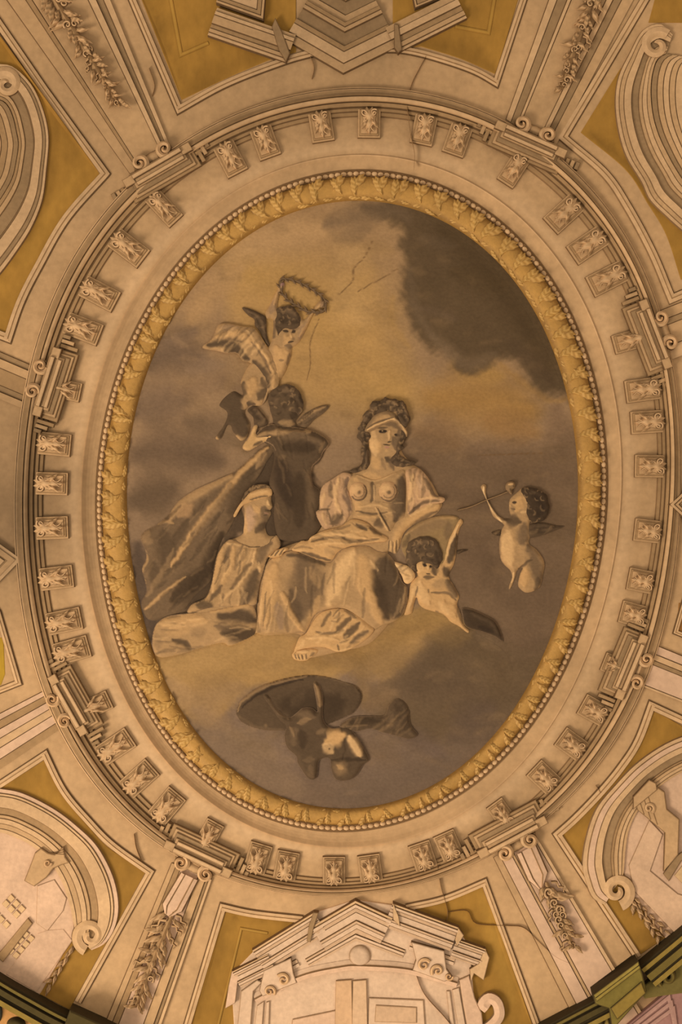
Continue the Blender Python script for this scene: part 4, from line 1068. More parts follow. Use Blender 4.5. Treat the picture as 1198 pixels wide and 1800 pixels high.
# ---- winged youth seen from behind, in a dark cloak
p = person(510, 860, 'dark cloaked winged youth seen from behind, arm stretched along the cloak')
RL('body', p, None, '430,776 447,766 470,756 478,742 474,722 472,700 484,686 500,680 517,682 528,694 532,712 528,728 520,742 530,752 556,760 574,772 574,785 562,812 546,825 548,850 560,866 555,900 560,930 540,948 505,952 488,942 480,904 482,876 472,850 478,822 480,795 458,776', 'd', 5, 12, [
    ('500,700', 22, 'b', 0.8, 2), ('484,700 500,690', 8, 'm', 0.6), ('520,715 515,735', 7, 'k', 0.8, -1), ('490,742 515,745', 8, 't', 0.7), ('440,770 470,764 500,764 530,760', 6, 'l', 0.9, 2), ('450,768', 5, 'h', 0.6), ('520,800 510,900', 26, 'k', 0.7), ('540,870 548,930', 9, 'd', 0.6)], grid=2.0, soft=1.5)
RL('hair', p, cA, '484,960 500,905 560,872 640,866 700,900 728,970 728,1040 700,1080 670,1060 600,1050 540,1080 505,1060', 'd', 3, 8, [('560,930 600,900 660,910', 5, 'b', 0.8, 1), ('520,1000 560,960', 5, 'b', 0.7, 1), ('640,960 680,1000 690,1050', 5, 'k', 0.8, 1), ('600,980 600,1040', 4, 'k', 0.6), ('700,930 720,990', 3, 'K', 0.6)], h0=5)
RL('cloak', p, cA, '385,1245 430,1175 500,1140 600,1152 730,1170 830,1200 895,1245 908,1285 870,1335 850,1380 790,1450 800,1560 850,1620 830,1770 850,1860 760,1950 620,1960 550,1930 520,1780 530,1650 490,1560 520,1440 530,1320 480,1270', 'd', 5, 12, [
    ('400,1230 500,1200 640,1200 780,1190', 6, 't', 0.85, 2), ('560,1240 700,1220 860,1270', 9, 'b', 0.9, 1.5), ('600,1300 800,1300', 12, 'k', 0.8, -1.5), ('560,1400 640,1700', 20, 'K', 0.6), ('780,1450 770,1600 800,1800', 9, 'b', 0.7), ('880,1260 840,1340', 4, 'm', 0.6), ('700,1500 700,1850', 16, 'k', 0.8), ('560,1380 600,1370', 6, 'm', 0.4)], h0=4, soft=1.5)
RL('wing', p, cA, '682,1132 720,1080 800,1030 880,1004 912,1014 870,1062 800,1112 760,1156 728,1162', 'b', 3, 5, [('700,1130 790,1060 890,1015', 2.5, 't', 0.9, 1), ('740,1140 820,1080', 2, 'd', 0.9), ('720,1110 800,1050', 1.6, 'k', 0.7)], h0=2)
RL('wing', p, cA, '336,1040 388,1008 432,1050 478,1112 470,1145 420,1162 386,1150 376,1090', 'd', 3, 5, [('360,1040 420,1110', 4, 'k', 0.8), ('400,1020 460,1110', 2, 'b', 0.8, 1)], h0=2)
RL('scarf', p, cA, '340,1330 300,1300 350,1220 380,1150 410,1150 400,1210 470,1210 560,1205 560,1235 470,1260 400,1300', (182, 136, 84), 3, 7, [('400,1250 520,1220', 4, 'h', 0.6, 1), ('380,1290 440,1260', 3, 'd', 0.8), ('370,1200 390,1170', 3, 'h', 0.4)], h0=5, soft=1.5)

# ---- flying child with wreath
p = person(470, 640, 'flying winged child lifting a leafy wreath above the group')
RL('body', p, cA, '552,150 575,120 600,150 588,195 562,228 552,320 610,306 665,320 708,372 735,400 790,332 830,282 868,256 892,290 880,322 845,324 815,340 780,402 745,482 700,560 652,602 645,660 620,730 590,792 540,860 470,960 440,1003 400,1012 350,1012 322,1060 356,1140 340,1222 290,1258 235,1200 205,1150 150,1242 108,1236 160,1150 185,1062 128,1010 170,942 240,900 300,930 286,850 310,780 350,715 420,640 470,600 500,560 512,500 512,400 470,395 462,345 490,300 520,232 545,190', 't', 5, 8, [
    ('250,950 200,1050 300,1180', 30, 'd', 1.0, 0, 0.5), ('160,1180 140,1230', 10, 'd', 0.95), ('230,980 170,1010', 14, 'd', 0.9), ('300,950 310,850', 8, 'd', 0.8), ('420,960 460,900', 10, 'd', 0.8), ('380,1000 340,990', 6, 'd', 0.9), ('380,830 360,930', 13, 'l', 0.8, 2), ('440,820 470,900', 7, 'd', 0.7),
    ('540,600 560,700 540,800', 14, 'l', 0.8, 1.5), ('590,620 610,680', 9, 'l', 0.7, 1), ('560,690 590,690', 3, 'b', 0.6), ('630,640 620,720', 4, 'b', 0.6), ('520,420 525,520', 7, 'b', 0.8), ('525,280 500,360', 8, 'p', 0.7), ('545,210 530,300', 4, 'l', 0.6, 1), ('770,420 700,530', 9, 'p', 0.8), ('850,290 760,430 700,520', 4, 'l', 0.7, 1), ('575,150', 8, (150, 108, 92), 0.8), ('865,290', 7, 'p', 0.7),
    ('610,530 640,560', 14, 'l', 0.85, 2), ('660,480 690,430', 7, 'b', 0.7), ('588,482 622,492', 3.4, 'k', 0.95), ('654,492 674,482', 3.2, 'k', 0.95), ('640,500 650,530', 2.5, 'h', 0.6, 1), ('622,567 660,560', 2.6, 'k', 0.9), ('600,590 650,595', 5, 'b', 0.7), ('660,540', 4, 'b', 0.5)], grid=1.7, soft=1.2)
RL('hair', p, cA, '545,330 600,308 660,318 704,365 708,430 682,462 640,470 605,468 572,492 552,525 536,470 534,390', 'd', 3, 7, [('560,360 620,340 680,370', 5, 'b', 0.7, 1), ('570,420 620,400', 5, 'k', 0.8), ('640,420 690,430', 4, 'k', 0.7), ('550,470 560,510', 3, 'k', 0.6)], h0=4.5)
RL('drapery', p, cA, '18,592 90,530 130,442 200,430 300,450 380,460 430,520 482,600 532,680 560,780 546,892 490,905 470,960 440,1000 470,900 450,820 400,745 350,705 300,692 262,642 190,640 110,622 40,612', 't', 4, 9, [
    ('60,590 160,570 260,610 340,680', 9, 'd', 0.95, -1), ('180,620 300,660', 8, 'k', 0.7), ('380,700 450,790 480,880', 9, 'd', 0.9, -1), ('120,530 240,500 340,540 440,640 510,760', 6, 'l', 0.85, 2), ('150,460 260,460', 8, 'p', 0.6), ('330,480 420,590 490,700 530,800', 3, 'h', 0.7, 1), ('360,560 440,660 500,780', 3, 'b', 0.8, -1), ('200,540 300,560', 3, 'b', 0.7), ('520,780 520,880', 4, 'l', 0.7, 1)], h0=4, soft=2)
RL('wing', p, cA, '298,318 350,324 430,360 466,392 472,500 494,592 460,562 420,482 388,442 384,400 338,368', 'd', 3, 5, [('330,335 430,400 460,500', 3, 'b', 0.8, 1), ('400,400 450,540', 3, 'k', 0.7), ('350,360 400,390', 2, 'k', 0.6)], h0=1.5)
# the wreath
t = thing('wreath', 530, 517, 'small leafy wreath held up by the flying child', 'wreath', h=Z0)
wp = smooth_curve(pts('570,122 640,120 720,150 800,195 860,240 888,290 872,342 830,350 760,346 700,312 640,278 592,232 566,180', cA), True, 3)
sweep('hoop', wp, [(-1.8, Z0, 'd'), (-1, Z0 + 5, 'b'), (1, Z0 + 5, 'b'), (1.8, Z0, 'd')], 'fresco', t, True, False)
wl_ = leaf_mesh(11, 5, 1, 2, (124, 92, 60), (104, 78, 52), (80, 58, 38), name='leaf', mat='fresco')
wq = resample(np.vstack([wp, wp[:1]]), 31)[:-1]
for i in range(30):
    d = wq[(i + 1) % 30] - wq[i]
    inst('leaf', wl_, t, wq[i, 0], wq[i, 1], math.atan2(d[1], d[0]) + (0.6 if i % 2 else -0.6), h=Z0 + 4)

# ---- blindfolded woman
p = person(420, 1060, 'blindfolded woman in a pale dress seated at left under the cloak')
RL('body', p, cC, '770,600 790,520 830,470 900,442 975,455 988,500 986,548 996,600 978,625 984,650 966,690 944,740 962,800 1030,810 1052,870 1010,930 960,970 930,1060 890,1240 870,1340 880,1450 850,1510 700,1575 640,1560 500,1590 340,1640 200,1660 150,1600 150,1500 180,1420 260,1370 400,1345 520,1240 570,1100 600,950 650,860 770,800 784,760 790,690', 't', 5, 12, [
    ('830,620 830,760', 14, (170, 128, 90), 0.9, 1), ('870,600 900,640', 9, 'l', 0.7, 1), ('930,600 940,700 900,760', 9, 'b', 0.85), ('880,780 940,720', 9, 'd', 0.75), ('800,640 800,800', 4, 'l', 0.6), ('955,560 970,590', 3, 'h', 0.8, 1), ('940,625 975,630', 2.2, 'd', 0.9), ('935,645 965,655', 2.0, (160, 114, 82), 0.7), ('930,665 955,660', 2, 'd', 0.7), ('780,590 790,680', 4, 'd', 0.6), ('860,680 930,690', 5, 'm', 0.6), ('985,500 990,600', 2, 'k', 0.5)], grid=1.8, soft=1.5)
RL('dress', p, cC, '655,855 700,830 780,860 850,885 940,865 1020,800 1050,870 1015,925 960,965 930,1055 900,1150 885,1240 865,1295 700,1305 560,1315 400,1350 420,1290 520,1240 560,1150 580,1050 600,950 630,890', 't', 4, 10, [
    ('980,850 930,900 900,1000', 9, 'b', 0.8, -1), ('880,1050 830,1200 780,1280', 14, 'd', 0.85, -1), ('470,1300 560,1290', 12, 'd', 0.8), ('640,900 600,1050 580,1180', 8, 'l', 0.8, 1.5), ('720,890 700,1000 640,1150', 7, 'l', 0.75, 1.5), ('690,880 660,1000', 4, 'b', 0.6, -1), ('800,900 770,1040 720,1150', 5, 'l', 0.7, 1), ('760,900 730,1040', 4, 'm', 0.7, -1), ('880,880 850,1000 760,1140 620,1280', 4, 'h', 0.6, 2), ('840,1000 700,1180', 6, 'd', 0.6, -1.5), ('670,860 770,870 850,885 940,870', 3, 'h', 0.6, 1), ('900,1000 905,1060', 4, 'h', 0.6, 1), ('640,1150 560,1260', 5, 'd', 0.7, -1), ('540,1220 520,1260', 3, 'l', 0.6)], h0=4.5, soft=1.5)
RL('lap_cloth', p, cC, '148,1500 180,1420 260,1370 400,1350 600,1322 820,1280 872,1330 884,1450 858,1510 700,1580 640,1560 500,1592 340,1642 200,1662 150,1602', 't', 4, 12, [
    ('620,1370 760,1360 870,1400', 14, 'd', 0.95, -1), ('660,1480 780,1500 860,1490', 18, 'k', 0.85), ('600,1440 700,1460', 10, 'b', 0.8), ('300,1540 380,1560 420,1600', 7, 'd', 0.85, -2), ('560,1340 700,1320 820,1290', 6, 'l', 0.8, 1), ('230,1420 380,1390 520,1400', 14, 'l', 0.6, 1), ('180,1500 190,1600', 9, 'm', 0.6), ('440,1500 520,1480', 12, 'm', 0.5), ('250,1480 400,1470', 10, 'l', 0.4), ('330,1620 500,1580', 4, 'm', 0.7)], h0=4, soft=1.5)
RL('blindfold', p, cC, '800,540 850,494 968,468 986,522 900,548 825,572 775,602 732,672 718,662 756,592', 'l', 2.5, 4, [('830,555 900,535 980,525', 2, 'd', 0.8), ('840,510 960,485', 4, 'h', 0.5, 1), ('730,650 780,590', 2, 'h', 0.5)], h0=5.5)
RL('hair', p, cC, '775,585 785,520 830,468 900,440 978,454 974,474 900,482 850,498 805,540', 'b', 3, 5, [('820,490 900,455 960,462', 3, 't', 0.7), ('790,560 800,520', 3, 'd', 0.8)], h0=5)
RL('hand', p, cD, '165,312 195,285 215,268 240,262 268,250 300,250 302,264 270,285 262,304 225,318 190,322', 'l', 3, 4, [('185,305 215,275', 1.3, 'd', 0.8), ('210,308 240,270', 1.3, 'd', 0.8), ('240,305 275,258', 1.3, 'd', 0.8), ('200,300 230,268', 1.2, 'h', 0.8, 1), ('228,300 262,258', 1.2, 'h', 0.8, 1), ('262,290 292,256', 1.2, 'h', 0.8, 1)], h0=9, grid=1.3)

# ---- helmeted woman
p = person(620, 1030, 'helmeted woman in breastplate and pale skirt seated in the centre')
RL('body', p, None, '634,762 640,732 655,712 680,700 704,706 716,724 714,760 706,790 722,812 742,826 758,846 772,872 778,888 764,906 736,918 712,935 704,958 696,974 682,974 712,1036 716,1064 690,1090 650,1132 600,1146 556,1156 528,1162 512,1154 522,1140 524,1116 452,1114 452,1060 462,1000 486,968 530,950 552,940 566,918 556,896 562,862 590,838 618,830 640,812 650,796', 't', 5, 12, [
    ('652,775 664,790', 14, 'l', 0.9, 1), ('655,760 660,800', 9, 'h', 0.55), ('690,770 700,780', 8, 'b', 0.85), ('667,758 679,757', 3.8, 'K', 1.0), ('693,764 703,766', 3.6, 'K', 1.0), ('701,756 704,784', 5, 'b', 0.8), ('672,757', 1.2, 'h', 0.8), ('664,753 680,751', 2.0, 'd', 0.8), ('684,756 683,772', 3, 'h', 0.7, 1.5), ('681,777 687,776', 1.6, 'k', 0.85), ('673,781 686,782', 1.3, 'k', 0.9), ('676,785 684,786', 2.2, (164, 112, 86), 0.8), ('660,745 690,745 706,756', 5, 'b', 0.8), ('655,806 665,822', 10, 'l', 0.8), ('678,805 690,812', 6, 'd', 0.9), ('690,772 697,792', 3.5, 'b', 0.8), ('684,812 692,824', 7, 'b', 0.8), ('672,806 676,825', 4, 'm', 0.7), ('678,792', 4, 'l', 0.7), ('640,834 670,842', 8, 'l', 0.7),
    ('770,890 735,905 706,930 692,962', 10, 'l', 0.9, 2), ('768,898 740,914 712,940', 4, 'b', 0.7), ('760,884 720,906', 5, 'h', 0.6, 1), ('684,950 682,968', 1.3, 'd', 0.7), ('690,952 690,972', 1.3, 'd', 0.8), ('697,950 697,972', 1.3, 'd', 0.8), ('686,950 686,968', 1.4, 'h', 0.7, 1), ('693,952 694,972', 1.4, 'h', 0.7, 1), ('700,948 700,966', 1.2, 'h', 0.6, 1)], grid=1.6, soft=1.2)
RL('hair', p, cB, '440,300 470,230 500,310 530,345 512,380 510,470 514,560 455,592 400,602 378,582 440,560 470,505 448,470 460,400 434,350', 'd', 3.5, 6, [('480,340 490,420 480,520 430,580', 3, 'k', 0.8), ('470,320 475,400', 3, 'b', 0.7, 1), ('500,440 495,540', 2.5, 'b', 0.7, 1)], h0=5, grid=1.8)
RL('hair', p, cB, '742,300 782,350 752,402 764,432 722,462 762,490 834,532 800,560 740,562 690,548 668,522 698,455 716,400 730,350', 'd', 3.5, 6, [('700,500 780,540', 3, 'k', 0.8), ('740,350 735,430', 3, 'k', 0.8), ('720,490 800,530', 2, 'b', 0.7, 1)], h0=5, grid=1.8)
he = RL('helmet', p, cB, '470,312 490,280 520,235 560,190 625,165 690,185 722,225 745,262 782,312 776,352 742,300 692,246 622,262 560,296 492,324', 'm', 4, 7, [('500,300 560,270 620,244 690,228 740,270 775,325', 2.6, 'h', 0.9, 1.5), ('540,270 600,215 660,205', 6, 'l', 0.6, 1), ('500,290 560,255 620,232 685,218', 2, 'd', 0.7, -1), ('700,210 740,260', 5, 'd', 0.7)], h0=6, grid=1.6)
RL('plume', he, cB, '442,300 452,250 490,180 530,118 600,86 660,84 720,98 772,132 792,192 786,262 768,282 742,258 720,222 690,186 625,165 560,192 515,240 485,290', 'd', 4, 6, [('470,260 520,170 600,120', 4, 'b', 0.8, 1), ('560,150 640,110 720,130', 4, 'm', 0.6, 1), ('740,170 770,240', 4, 'k', 0.8, -1), ('690,150 740,200', 4, 'k', 0.7, -1), ('600,130 660,150', 4, 'k', 0.6, -1), ('500,220 540,170', 3, 'k', 0.6), ('750,130 785,200', 2, 'm', 0.6, 1), ('640,95 700,105', 2, 'm', 0.7, 1), ('460,240 480,200', 2, 'm', 0.5)], h0=6, grid=1.8)
cu = RL('breastplate', p, cB, '366,690 378,640 430,612 520,648 572,650 680,604 762,582 772,680 772,800 762,912 704,950 662,1012 560,1000 500,945 404,920 412,850 382,760', 't', 4, 10, [
    ('740,640 740,800 700,930', 14, 'd', 0.9), ('700,800 690,900', 12, 'b', 0.8), ('560,960 620,940', 10, 'd', 0.7), ('410,660 430,640', 8, 'l', 0.6), ('440,800 430,880', 10, 'l', 0.7), ('530,670 540,740 530,810', 5, 'd', 0.75, -1), ('545,690 550,800', 2, 'h', 0.6, 1), ('440,840 560,830 640,850', 2.5, 'h', 0.5, 1), ('420,870 520,890 640,880', 2.5, 'd', 0.7, -1), ('430,905 520,915 600,905', 3, 'l', 0.6, 1), ('430,620 530,655 600,645 700,600', 2, 'h', 0.6, 1), ('560,850 600,930 650,1020', 2.2, 'h', 0.8, 1.5), ('575,850 615,930 665,1020', 1.5, 'k', 0.8), ('600,560 680,580', 4, 'b', 0.4)], h0=5, grid=1.8)
for (x, y, r) in ((440, 735, 66), (648, 735, 72)):
    an = np.linspace(0, 2 * PI, 20, endpoint=False)
    RL('breast_disc', cu, cB, np.c_[x + r * np.cos(an), y + r * 1.1 * np.sin(an)], (178, 132, 86), 5, 12, [([(x - 20, y - 20)], 10, 'h', 0.6), (np.c_[x + r * 0.86 * np.cos(np.linspace(-0.8, 2.6, 12)), y + r * 0.95 * np.sin(np.linspace(-0.8, 2.6, 12))], 2.4, 'd', 0.8), (np.c_[x + r * 0.6 * np.cos(np.linspace(-0.8, 2.6, 12)), y + r * 0.65 * np.sin(np.linspace(-0.8, 2.6, 12))], 1.6, 'b', 0.7), ([(x, y + 5)], 4, 'd', 0.7, 1)], h0=8, grid=1.8)
RL('sleeve', p, cB, '332,600 392,622 366,700 392,785 397,880 332,962 252,986 202,1002 150,932 134,872 160,860 164,760 190,690 262,640', (174, 130, 88), 4, 9, [('360,640 350,760 380,860', 6, (118, 89, 64), 0.8, -1), ('300,640 270,760 310,880', 5, 'h', 0.6, 1.5), ('240,690 250,780', 5, 'b', 0.6, -1), ('200,740 180,830', 6, 'h', 0.5, 1), ('160,860 240,858', 2.5, 'd', 0.7, -1), ('250,960 320,900', 9, 'd', 0.7), ('180,890 220,970', 4, 'h', 0.4, 1), ('220,860 260,980', 2, 'b', 0.7)], h0=4.5, grid=1.9, soft=1)
RL('sleeve', p, cB, '770,590 850,570 912,620 952,700 982,758 1044,782 1030,812 960,822 880,852 790,902 782,780 778,680', (176, 131, 88), 4, 9, [('900,640 950,720 1000,780', 6, 'b', 0.75), ('820,620 800,720 800,830', 5, 'h', 0.7, 1.5), ('860,640 870,720', 5, (190, 145, 102), 0.6), ('830,850 900,810 1010,800', 3, 'd', 0.7, -1), ('860,790 960,775 1030,785', 2.2, 'h', 0.6, 1), ('790,890 870,830', 3, 'd', 0.7), ('900,700 880,780', 4, 'b', 0.5)], h0=5, grid=1.9)
RL('waist_cloth', p, cD, '330,265 395,204 440,205 470,170 560,130 640,112 690,92 760,50 860,80 930,140 1000,180 985,205 880,215 760,235 660,275 600,345 500,325 400,285', 'l', 4, 9, [('460,190 560,150 700,160 850,180', 4, 'h', 0.6, 1.5), ('470,205 620,175 800,200 940,190', 3, 'd', 0.7, -1.5), ('500,230 650,215 780,220', 3, 'h', 0.5, 1), ('400,285 500,310 600,345', 4, 'd', 0.8, -1), ('780,80 850,130', 4, 'd', 0.8, -1), ('620,130 740,90', 3, 'b', 0.5), ('880,110 960,160', 6, 'd', 0.7), ('560,260 620,290', 6, 't', 0.7)], h0=7, grid=1.9)
RL('skirt', p, cD, '230,302 330,268 400,290 500,330 600,350 680,262 760,240 862,236 930,272 1000,290 1050,350 1100,480 1142,540 1120,700 1052,768 965,800 900,830 820,780 700,690 600,690 500,720 430,850 400,846 300,852 90,852 80,820 110,560 130,440 160,350', 't', 5, 14, [
    ('980,350 1020,500 1060,700', 34, 'd', 0.95), ('900,420 960,620 1000,740', 14, 'k', 0.8, -1), ('400,350 440,480 400,700', 34, 'b', 0.9), ('330,560 380,760', 14, 'd', 0.7, -1.5), ('460,400 520,520', 10, 't', 0.6), ('210,380 170,560 150,780', 18, 'l', 0.95, 2), ('260,560 320,700 400,830', 6, 'l', 0.85, 2.5), ('230,640 260,820', 9, 'p', 0.8), ('120,600 100,820', 3, 'h', 0.6, 1), ('150,560 130,800', 2, 'b', 0.6, -1), ('760,280 680,430 600,640', 20, 'h', 0.85, 2), ('820,320 840,480 860,600', 18, 'l', 0.9, 1), ('720,500 720,620', 12, 't', 0.7), ('880,560 920,700 960,780', 9, 'l', 0.85, 1.5), ('560,430 540,580', 3, 'b', 0.7, -1), ('880,340 930,410', 4, 'h', 0.6, 1), ('520,600 440,820', 7, 'l', 0.6), ('300,300 400,310 560,370', 6, 'd', 0.8), ('200,330 240,320', 8, 'l', 0.8, 1), ('640,600 620,670', 8, 't', 0.6)], h0=5, grid=2.0, soft=1)
RL('hem', p, cD, '380,885 430,850 500,742 570,692 680,680 780,722 870,790 905,830 840,900 720,970 650,980 560,950 470,950 370,972 340,1000', 'l', 4, 9, [('600,700 540,800', 4, 'd', 0.6, -1), ('660,700 600,830', 3, 'h', 0.6, 1), ('740,740 640,840', 6, 'd', 0.75, -1.5), ('800,780 700,880', 6, 'd', 0.8, -1), ('860,830 740,920', 6, 'b', 0.8), ('720,860 660,930', 3, 'h', 0.5, 1), ('500,840 580,850 700,830', 3, 'b', 0.7, -1), ('440,880 560,880 660,900', 4, 'h', 0.5, 1.5), ('700,690 780,740', 4, 'b', 0.6), ('560,960 650,975 760,950', 2.2, 'h', 0.7, 1), ('420,900 380,960', 4, 'h', 0.5), ('650,930 660,970', 2, 'd', 0.7)], h0=8, grid=1.9)
ft = RL('foot', p, cD, '330,1002 352,980 400,964 470,958 515,972 490,1005 452,1030 430,1045 380,1046 345,1034', 'l', 3, 5, [('370,980 440,975', 4, 'h', 0.6, 1), ('350,1000 365,1030', 1.3, 'd', 0.8), ('375,1000 385,1038', 1.3, 'd', 0.8), ('400,1000 408,1038', 1.3, 'd', 0.8), ('428,995 432,1035', 1.3, 'd', 0.8), ('362,1005 375,1035', 1.2, 'h', 0.7, 1), ('390,1002 396,1040', 1.2, 'h', 0.7, 1), ('415,1000 420,1040', 1.2, 'h', 0.7, 1), ('490,985 460,1010', 4, 'b', 0.6)], h0=5, grid=1.4)

# ---- round shield behind her arm
t = thing('shield', 765, 960, 'rounded olive shield behind the forearm of the helmeted woman', 'shield', h=Z0)
RL('disc', t, cE, '150,482 168,400 240,332 350,290 450,284 494,308 472,380 440,440 430,560 400,620 300,640 220,600', (140, 106, 66), 3, 10, [('180,400 260,340 360,305 470,300', 4, 'l', 0.5, 1.5), ('200,430 300,350 400,330', 14, 'm', 0.7), ('430,330 420,420', 8, 'b', 0.6), ('160,470 200,400', 5, 'd', 0.5)], soft=1)

# ---- child with raised arm
p = person(760, 1050, 'naked winged child sitting on the cloud with one arm raised')
RL('body', p, cE, '192,570 180,500 212,438 282,415 350,430 386,490 384,560 400,520 430,420 468,342 488,312 505,306 516,330 500,352 490,380 482,420 476,500 462,570 432,642 462,700 492,762 480,810 505,870 520,930 552,962 540,978 490,940 440,912 400,872 340,852 285,835 252,806 240,770 222,830 212,862 172,874 164,842 190,770 200,700 222,660 246,642 234,612 212,592', 'l', 5, 8, [
    ('430,560 450,480 470,400', 9, 'd', 0.9), ('400,600 440,640', 10, 'd', 0.85), ('410,540 440,440 490,340', 3.4, 'h', 0.85, 1), ('390,560 410,500', 4, (150, 116, 66), 0.7), ('280,600 310,580', 9, 'l', 0.8, 1), ('250,600', 8, 'h', 0.5), ('276,575 294,578', 3.0, 'K', 0.95), ('316,585 332,585', 3.0, 'K', 0.95), ('272,565 296,566', 1.6, 'd', 0.8), ('305,580 308,600', 2, 'h', 0.7, 1), ('294,628 322,630', 1.4, 'k', 0.85), ('340,590 350,630', 7, 'd', 0.85), ('280,650 340,650', 4, 'd', 0.7), ('260,680 270,740 310,800', 12, 'h', 0.6, 1.5), ('340,690 420,680', 10, 't', 0.8), ('420,670 470,760', 8, 'b', 0.8), ('330,740 420,740 470,780', 3, 'b', 0.7, -1), ('230,700 200,820', 5, 'h', 0.5, 1), ('235,760 245,700', 2, 'b', 0.7), ('400,800 460,880', 12, 'l', 0.9, 2), ('370,800 420,860', 8, 'h', 0.5), ('480,830 510,920', 4, 'b', 0.6), ('350,850 420,890', 3, 'b', 0.6), ('310,720 312,740', 2, 'd', 0.5)], grid=1.5, soft=1)
RL('hair', p, cE, '182,562 180,492 214,434 288,412 360,438 388,500 382,572 350,604 332,582 300,570 262,556 236,580 240,622 214,602', 'd', 3.5, 7, [('220,480 280,440 340,460', 5, 'b', 0.7, 1), ('250,520 320,510', 5, 'm', 0.5), ('350,500 365,570', 5, 'k', 0.8), ('200,520 210,580', 4, 'b', 0.6), ('300,540 350,560', 3, 'k', 0.6)], h0=4.5, grid=1.7)
RL('wing', p, cE, '84,554 150,570 204,592 232,642 200,684 170,682 154,642 132,612', 'h', 3, 5, [('110,570 180,610', 2, 'w', 0.6), ('150,620 200,640', 2, 't', 0.8, -1), ('170,660 205,655', 2, 't', 0.7, -1), ('190,600 220,640', 3, 't', 0.5)], h0=3)
RL('wing', p, cE, '478,492 530,486 540,492 510,502 482,514', 'k', 2, 3, (), h0=1)
RL('shadowed_drapery', p, cE, '505,832 560,835 640,870 700,905 732,962 748,1030 700,1000 620,970 560,955 520,930 508,880', 'k', 4, 9, [('560,860 660,900 720,970', 5, 'd', 0.6, 1), ('600,940 690,970', 6, 'K', 0.6)], h0=1, soft=3)

# ---- child with a pipe at the right
p = person(925, 950, 'flying child at the right edge of the painting blowing a long pipe')
RL('body', p, cE, '616,116 636,100 652,112 650,140 654,185 690,250 730,295 790,300 782,250 788,190 835,145 870,120 930,130 985,160 1008,215 1004,280 975,315 920,320 905,335 912,400 902,450 950,490 992,560 984,640 962,712 892,742 850,722 834,690 848,625 862,595 832,612 820,652 802,700 784,724 782,700 800,650 790,612 750,572 730,530 724,450 738,372 752,342 722,318 688,290 660,222 628,150', 't', 5, 9, [
    ('940,180 980,240 920,280', 24, 'k', 0.95, 0, 0.3), ('840,190 830,250', 13, 'l', 0.9, 1), ('802,214 822,210', 2.6, 'k', 0.9), ('796,246 816,250', 2.2, 'k', 0.85), ('786,226 798,236', 2, 'h', 0.7, 1), ('860,180 880,210', 4, 'l', 0.7), ('850,270 880,265', 3, 'h', 0.6), ('800,230 810,260', 5, 'm', 0.6), ('760,310 840,320', 12, 'd', 0.85), ('740,300 700,250', 5, 'b', 0.7), ('635,120 640,180 690,260 740,325', 3.6, 'w', 0.85, 1.5), ('780,380 770,470 790,570', 16, 'h', 0.75, 2), ('870,340 860,450', 13, 'b', 0.85), ('890,470 930,560 960,680', 13, 'b', 0.85), ('870,600 870,690', 12, 'l', 0.85, 1.5), ('840,600 890,560 920,545', 2.5, 'd', 0.7, -1), ('880,500 900,540', 6, 't', 0.7), ('810,620 800,680', 3, 'h', 0.7), ('830,480 840,560', 8, 't', 0.7), ('950,650 940,720', 6, 'd', 0.7), ('730,400 728,520', 3, 'b', 0.4)], grid=1.6, soft=1.4)
RL('hair', p, cE, '858,128 930,122 990,158 1014,215 1008,282 975,320 915,324 888,290 882,230 872,180 850,150', 'k', 3.5, 8, [('930,170 970,230 950,290', 9, 'K', 0.6), ('900,150 940,150', 4, 'd', 0.7, 1)], h0=4, grid=1.7)
RL('wing', p, cE, '900,344 980,330 1050,345 1106,352 1060,372 980,402 900,414', 'd', 2.5, 4, [('930,360 1080,354', 2, 'k', 0.7), ('920,390 1000,385', 3, 'k', 0.7)], h0=1)
RL('wing', p, cE, '680,386 728,374 734,404 704,402', 'k', 2, 3, (), h0=1)
t = thing('pipe', 840, 880, 'thin pipe with a flared end held by the child at right', 'pipe', h=Z0)
a = smooth_curve(pts('480,256 560,235 640,200 720,170 790,140', cE), False, 5)
sweep('tube', a, [(-1.5, Z0, 'd'), (-0.6, Z0 + 6, 'm'), (0.6, Z0 + 6, 'm'), (1.5, Z0, 'd')], 'fresco', t, False, False)
RL('flared_end', t, cE, '762,112 775,90 800,86 818,100 815,125 800,135 798,165 780,150 765,135', 'm', 4, 4, [('775,105 805,100', 2.5, 'h', 0.8, 1), ('785,130 790,150', 2, 'd', 0.7), ('800,115 810,120', 2, 'd', 0.6)], h0=3, grid=1.5)

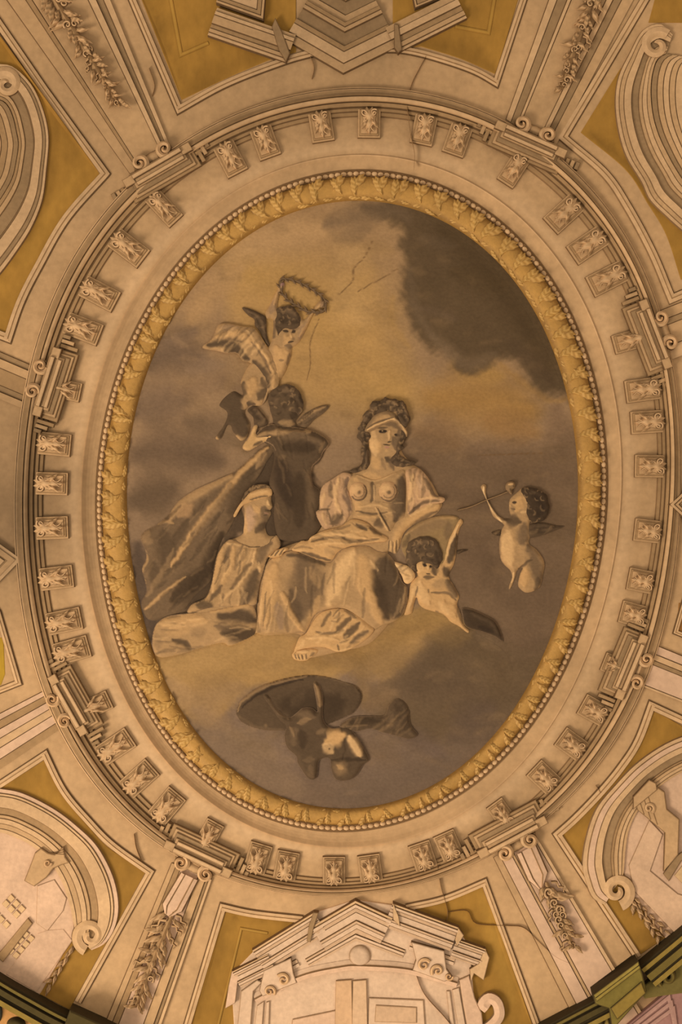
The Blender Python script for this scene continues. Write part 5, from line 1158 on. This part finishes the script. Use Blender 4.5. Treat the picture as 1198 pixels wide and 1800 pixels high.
# ---- child with the great dish-like shield at the bottom
t = thing('shield', 525, 1240, 'great dark oval shield with paler rim below the golden cloud', 'shield', h=Z0)
RL('dish', t, cF, '105,322 130,262 220,192 350,142 500,116 640,130 745,160 802,210 806,262 770,322 730,348 600,402 480,422 370,432 250,426 150,392 110,352', 'd', 3.5, 6, [
    ('400,280 600,300 680,260', 40, 'k', 0.9, -2), ('200,300 260,380 340,400', 14, 'd', 0.8), ('115,320 140,265 240,195 380,148 500,124', 3.2, 'm', 0.9, 1.5), ('140,300 220,230 340,175 480,140', 3.5, 'K', 0.7), ('520,120 640,136 750,172 795,220', 2.4, 'b', 0.7, 1), ('130,350 230,410 370,420', 4, 'b', 0.5), ('700,240 740,200', 9, 'd', 0.7), ('480,210 420,280', 12, 'd', 0.6), ('270,398', 4, 'm', 0.5), ('545,110 540,125', 6, 'k', 0.6)], soft=1)
p = person(590, 1310, 'tumbling child seen from below under the great dark shield')
RL('body', p, cF, '255,235 285,225 330,300 400,352 440,330 480,300 530,300 560,320 548,230 536,160 556,150 580,190 592,240 590,330 600,380 640,412 722,406 772,450 822,530 846,590 812,622 772,682 720,706 660,698 634,640 624,582 572,592 562,640 552,692 508,694 450,612 440,570 390,522 374,460 384,402 350,370 300,300', 'd', 5, 9, [
    ('290,250 340,310 400,360', 5, 'b', 0.9, 1), ('550,170 570,240 575,290', 6, 'm', 0.8, 1), ('430,330 500,330 540,350', 9, 'b', 0.8, 1), ('450,380 520,360', 6, 'm', 0.7), ('440,420 430,500', 12, 'b', 0.7), ('410,400 430,450', 5, 'm', 0.6, 1), ('470,430 480,520', 10, 'k', 0.8), ('620,480 660,460 700,450', 20, 'l', 0.95, 2), ('600,500 640,540', 11, 'h', 0.7, 1), ('740,460 780,530 800,560', 11, 'h', 0.85, 2), ('715,470 720,540 700,580', 3, 'd', 0.8, -1), ('640,590 720,580 830,590', 4, 'k', 0.85, -1), ('690,630', 15, 'm', 0.9, 1.5), ('670,620 700,640', 5, 'l', 0.6), ('740,600 740,680 680,700', 5, 'd', 0.8), ('520,620 530,680', 7, 'b', 0.7), ('480,590 540,580', 6, 'b', 0.7), ('625,525', 2, 'k', 0.7), ('560,440 600,420', 7, 'm', 0.5)], h0=2.5, grid=1.6, soft=1.4)
RL('drapery', p, cF, '680,402 750,352 850,346 930,342 956,282 1010,244 1062,290 1078,392 1118,450 1072,478 1020,466 920,440 850,420 760,436', 'd', 4, 8, [('740,380 850,370 920,380', 5, 'k', 0.8, -1), ('1000,290 1040,350 1050,420', 12, 'k', 0.6), ('960,320 980,400', 7, 'b', 0.5), ('720,400 840,395', 2, 'm', 0.5, 1), ('1060,440 1090,455', 4, 'b', 0.5)], h0=1, soft=2.5)
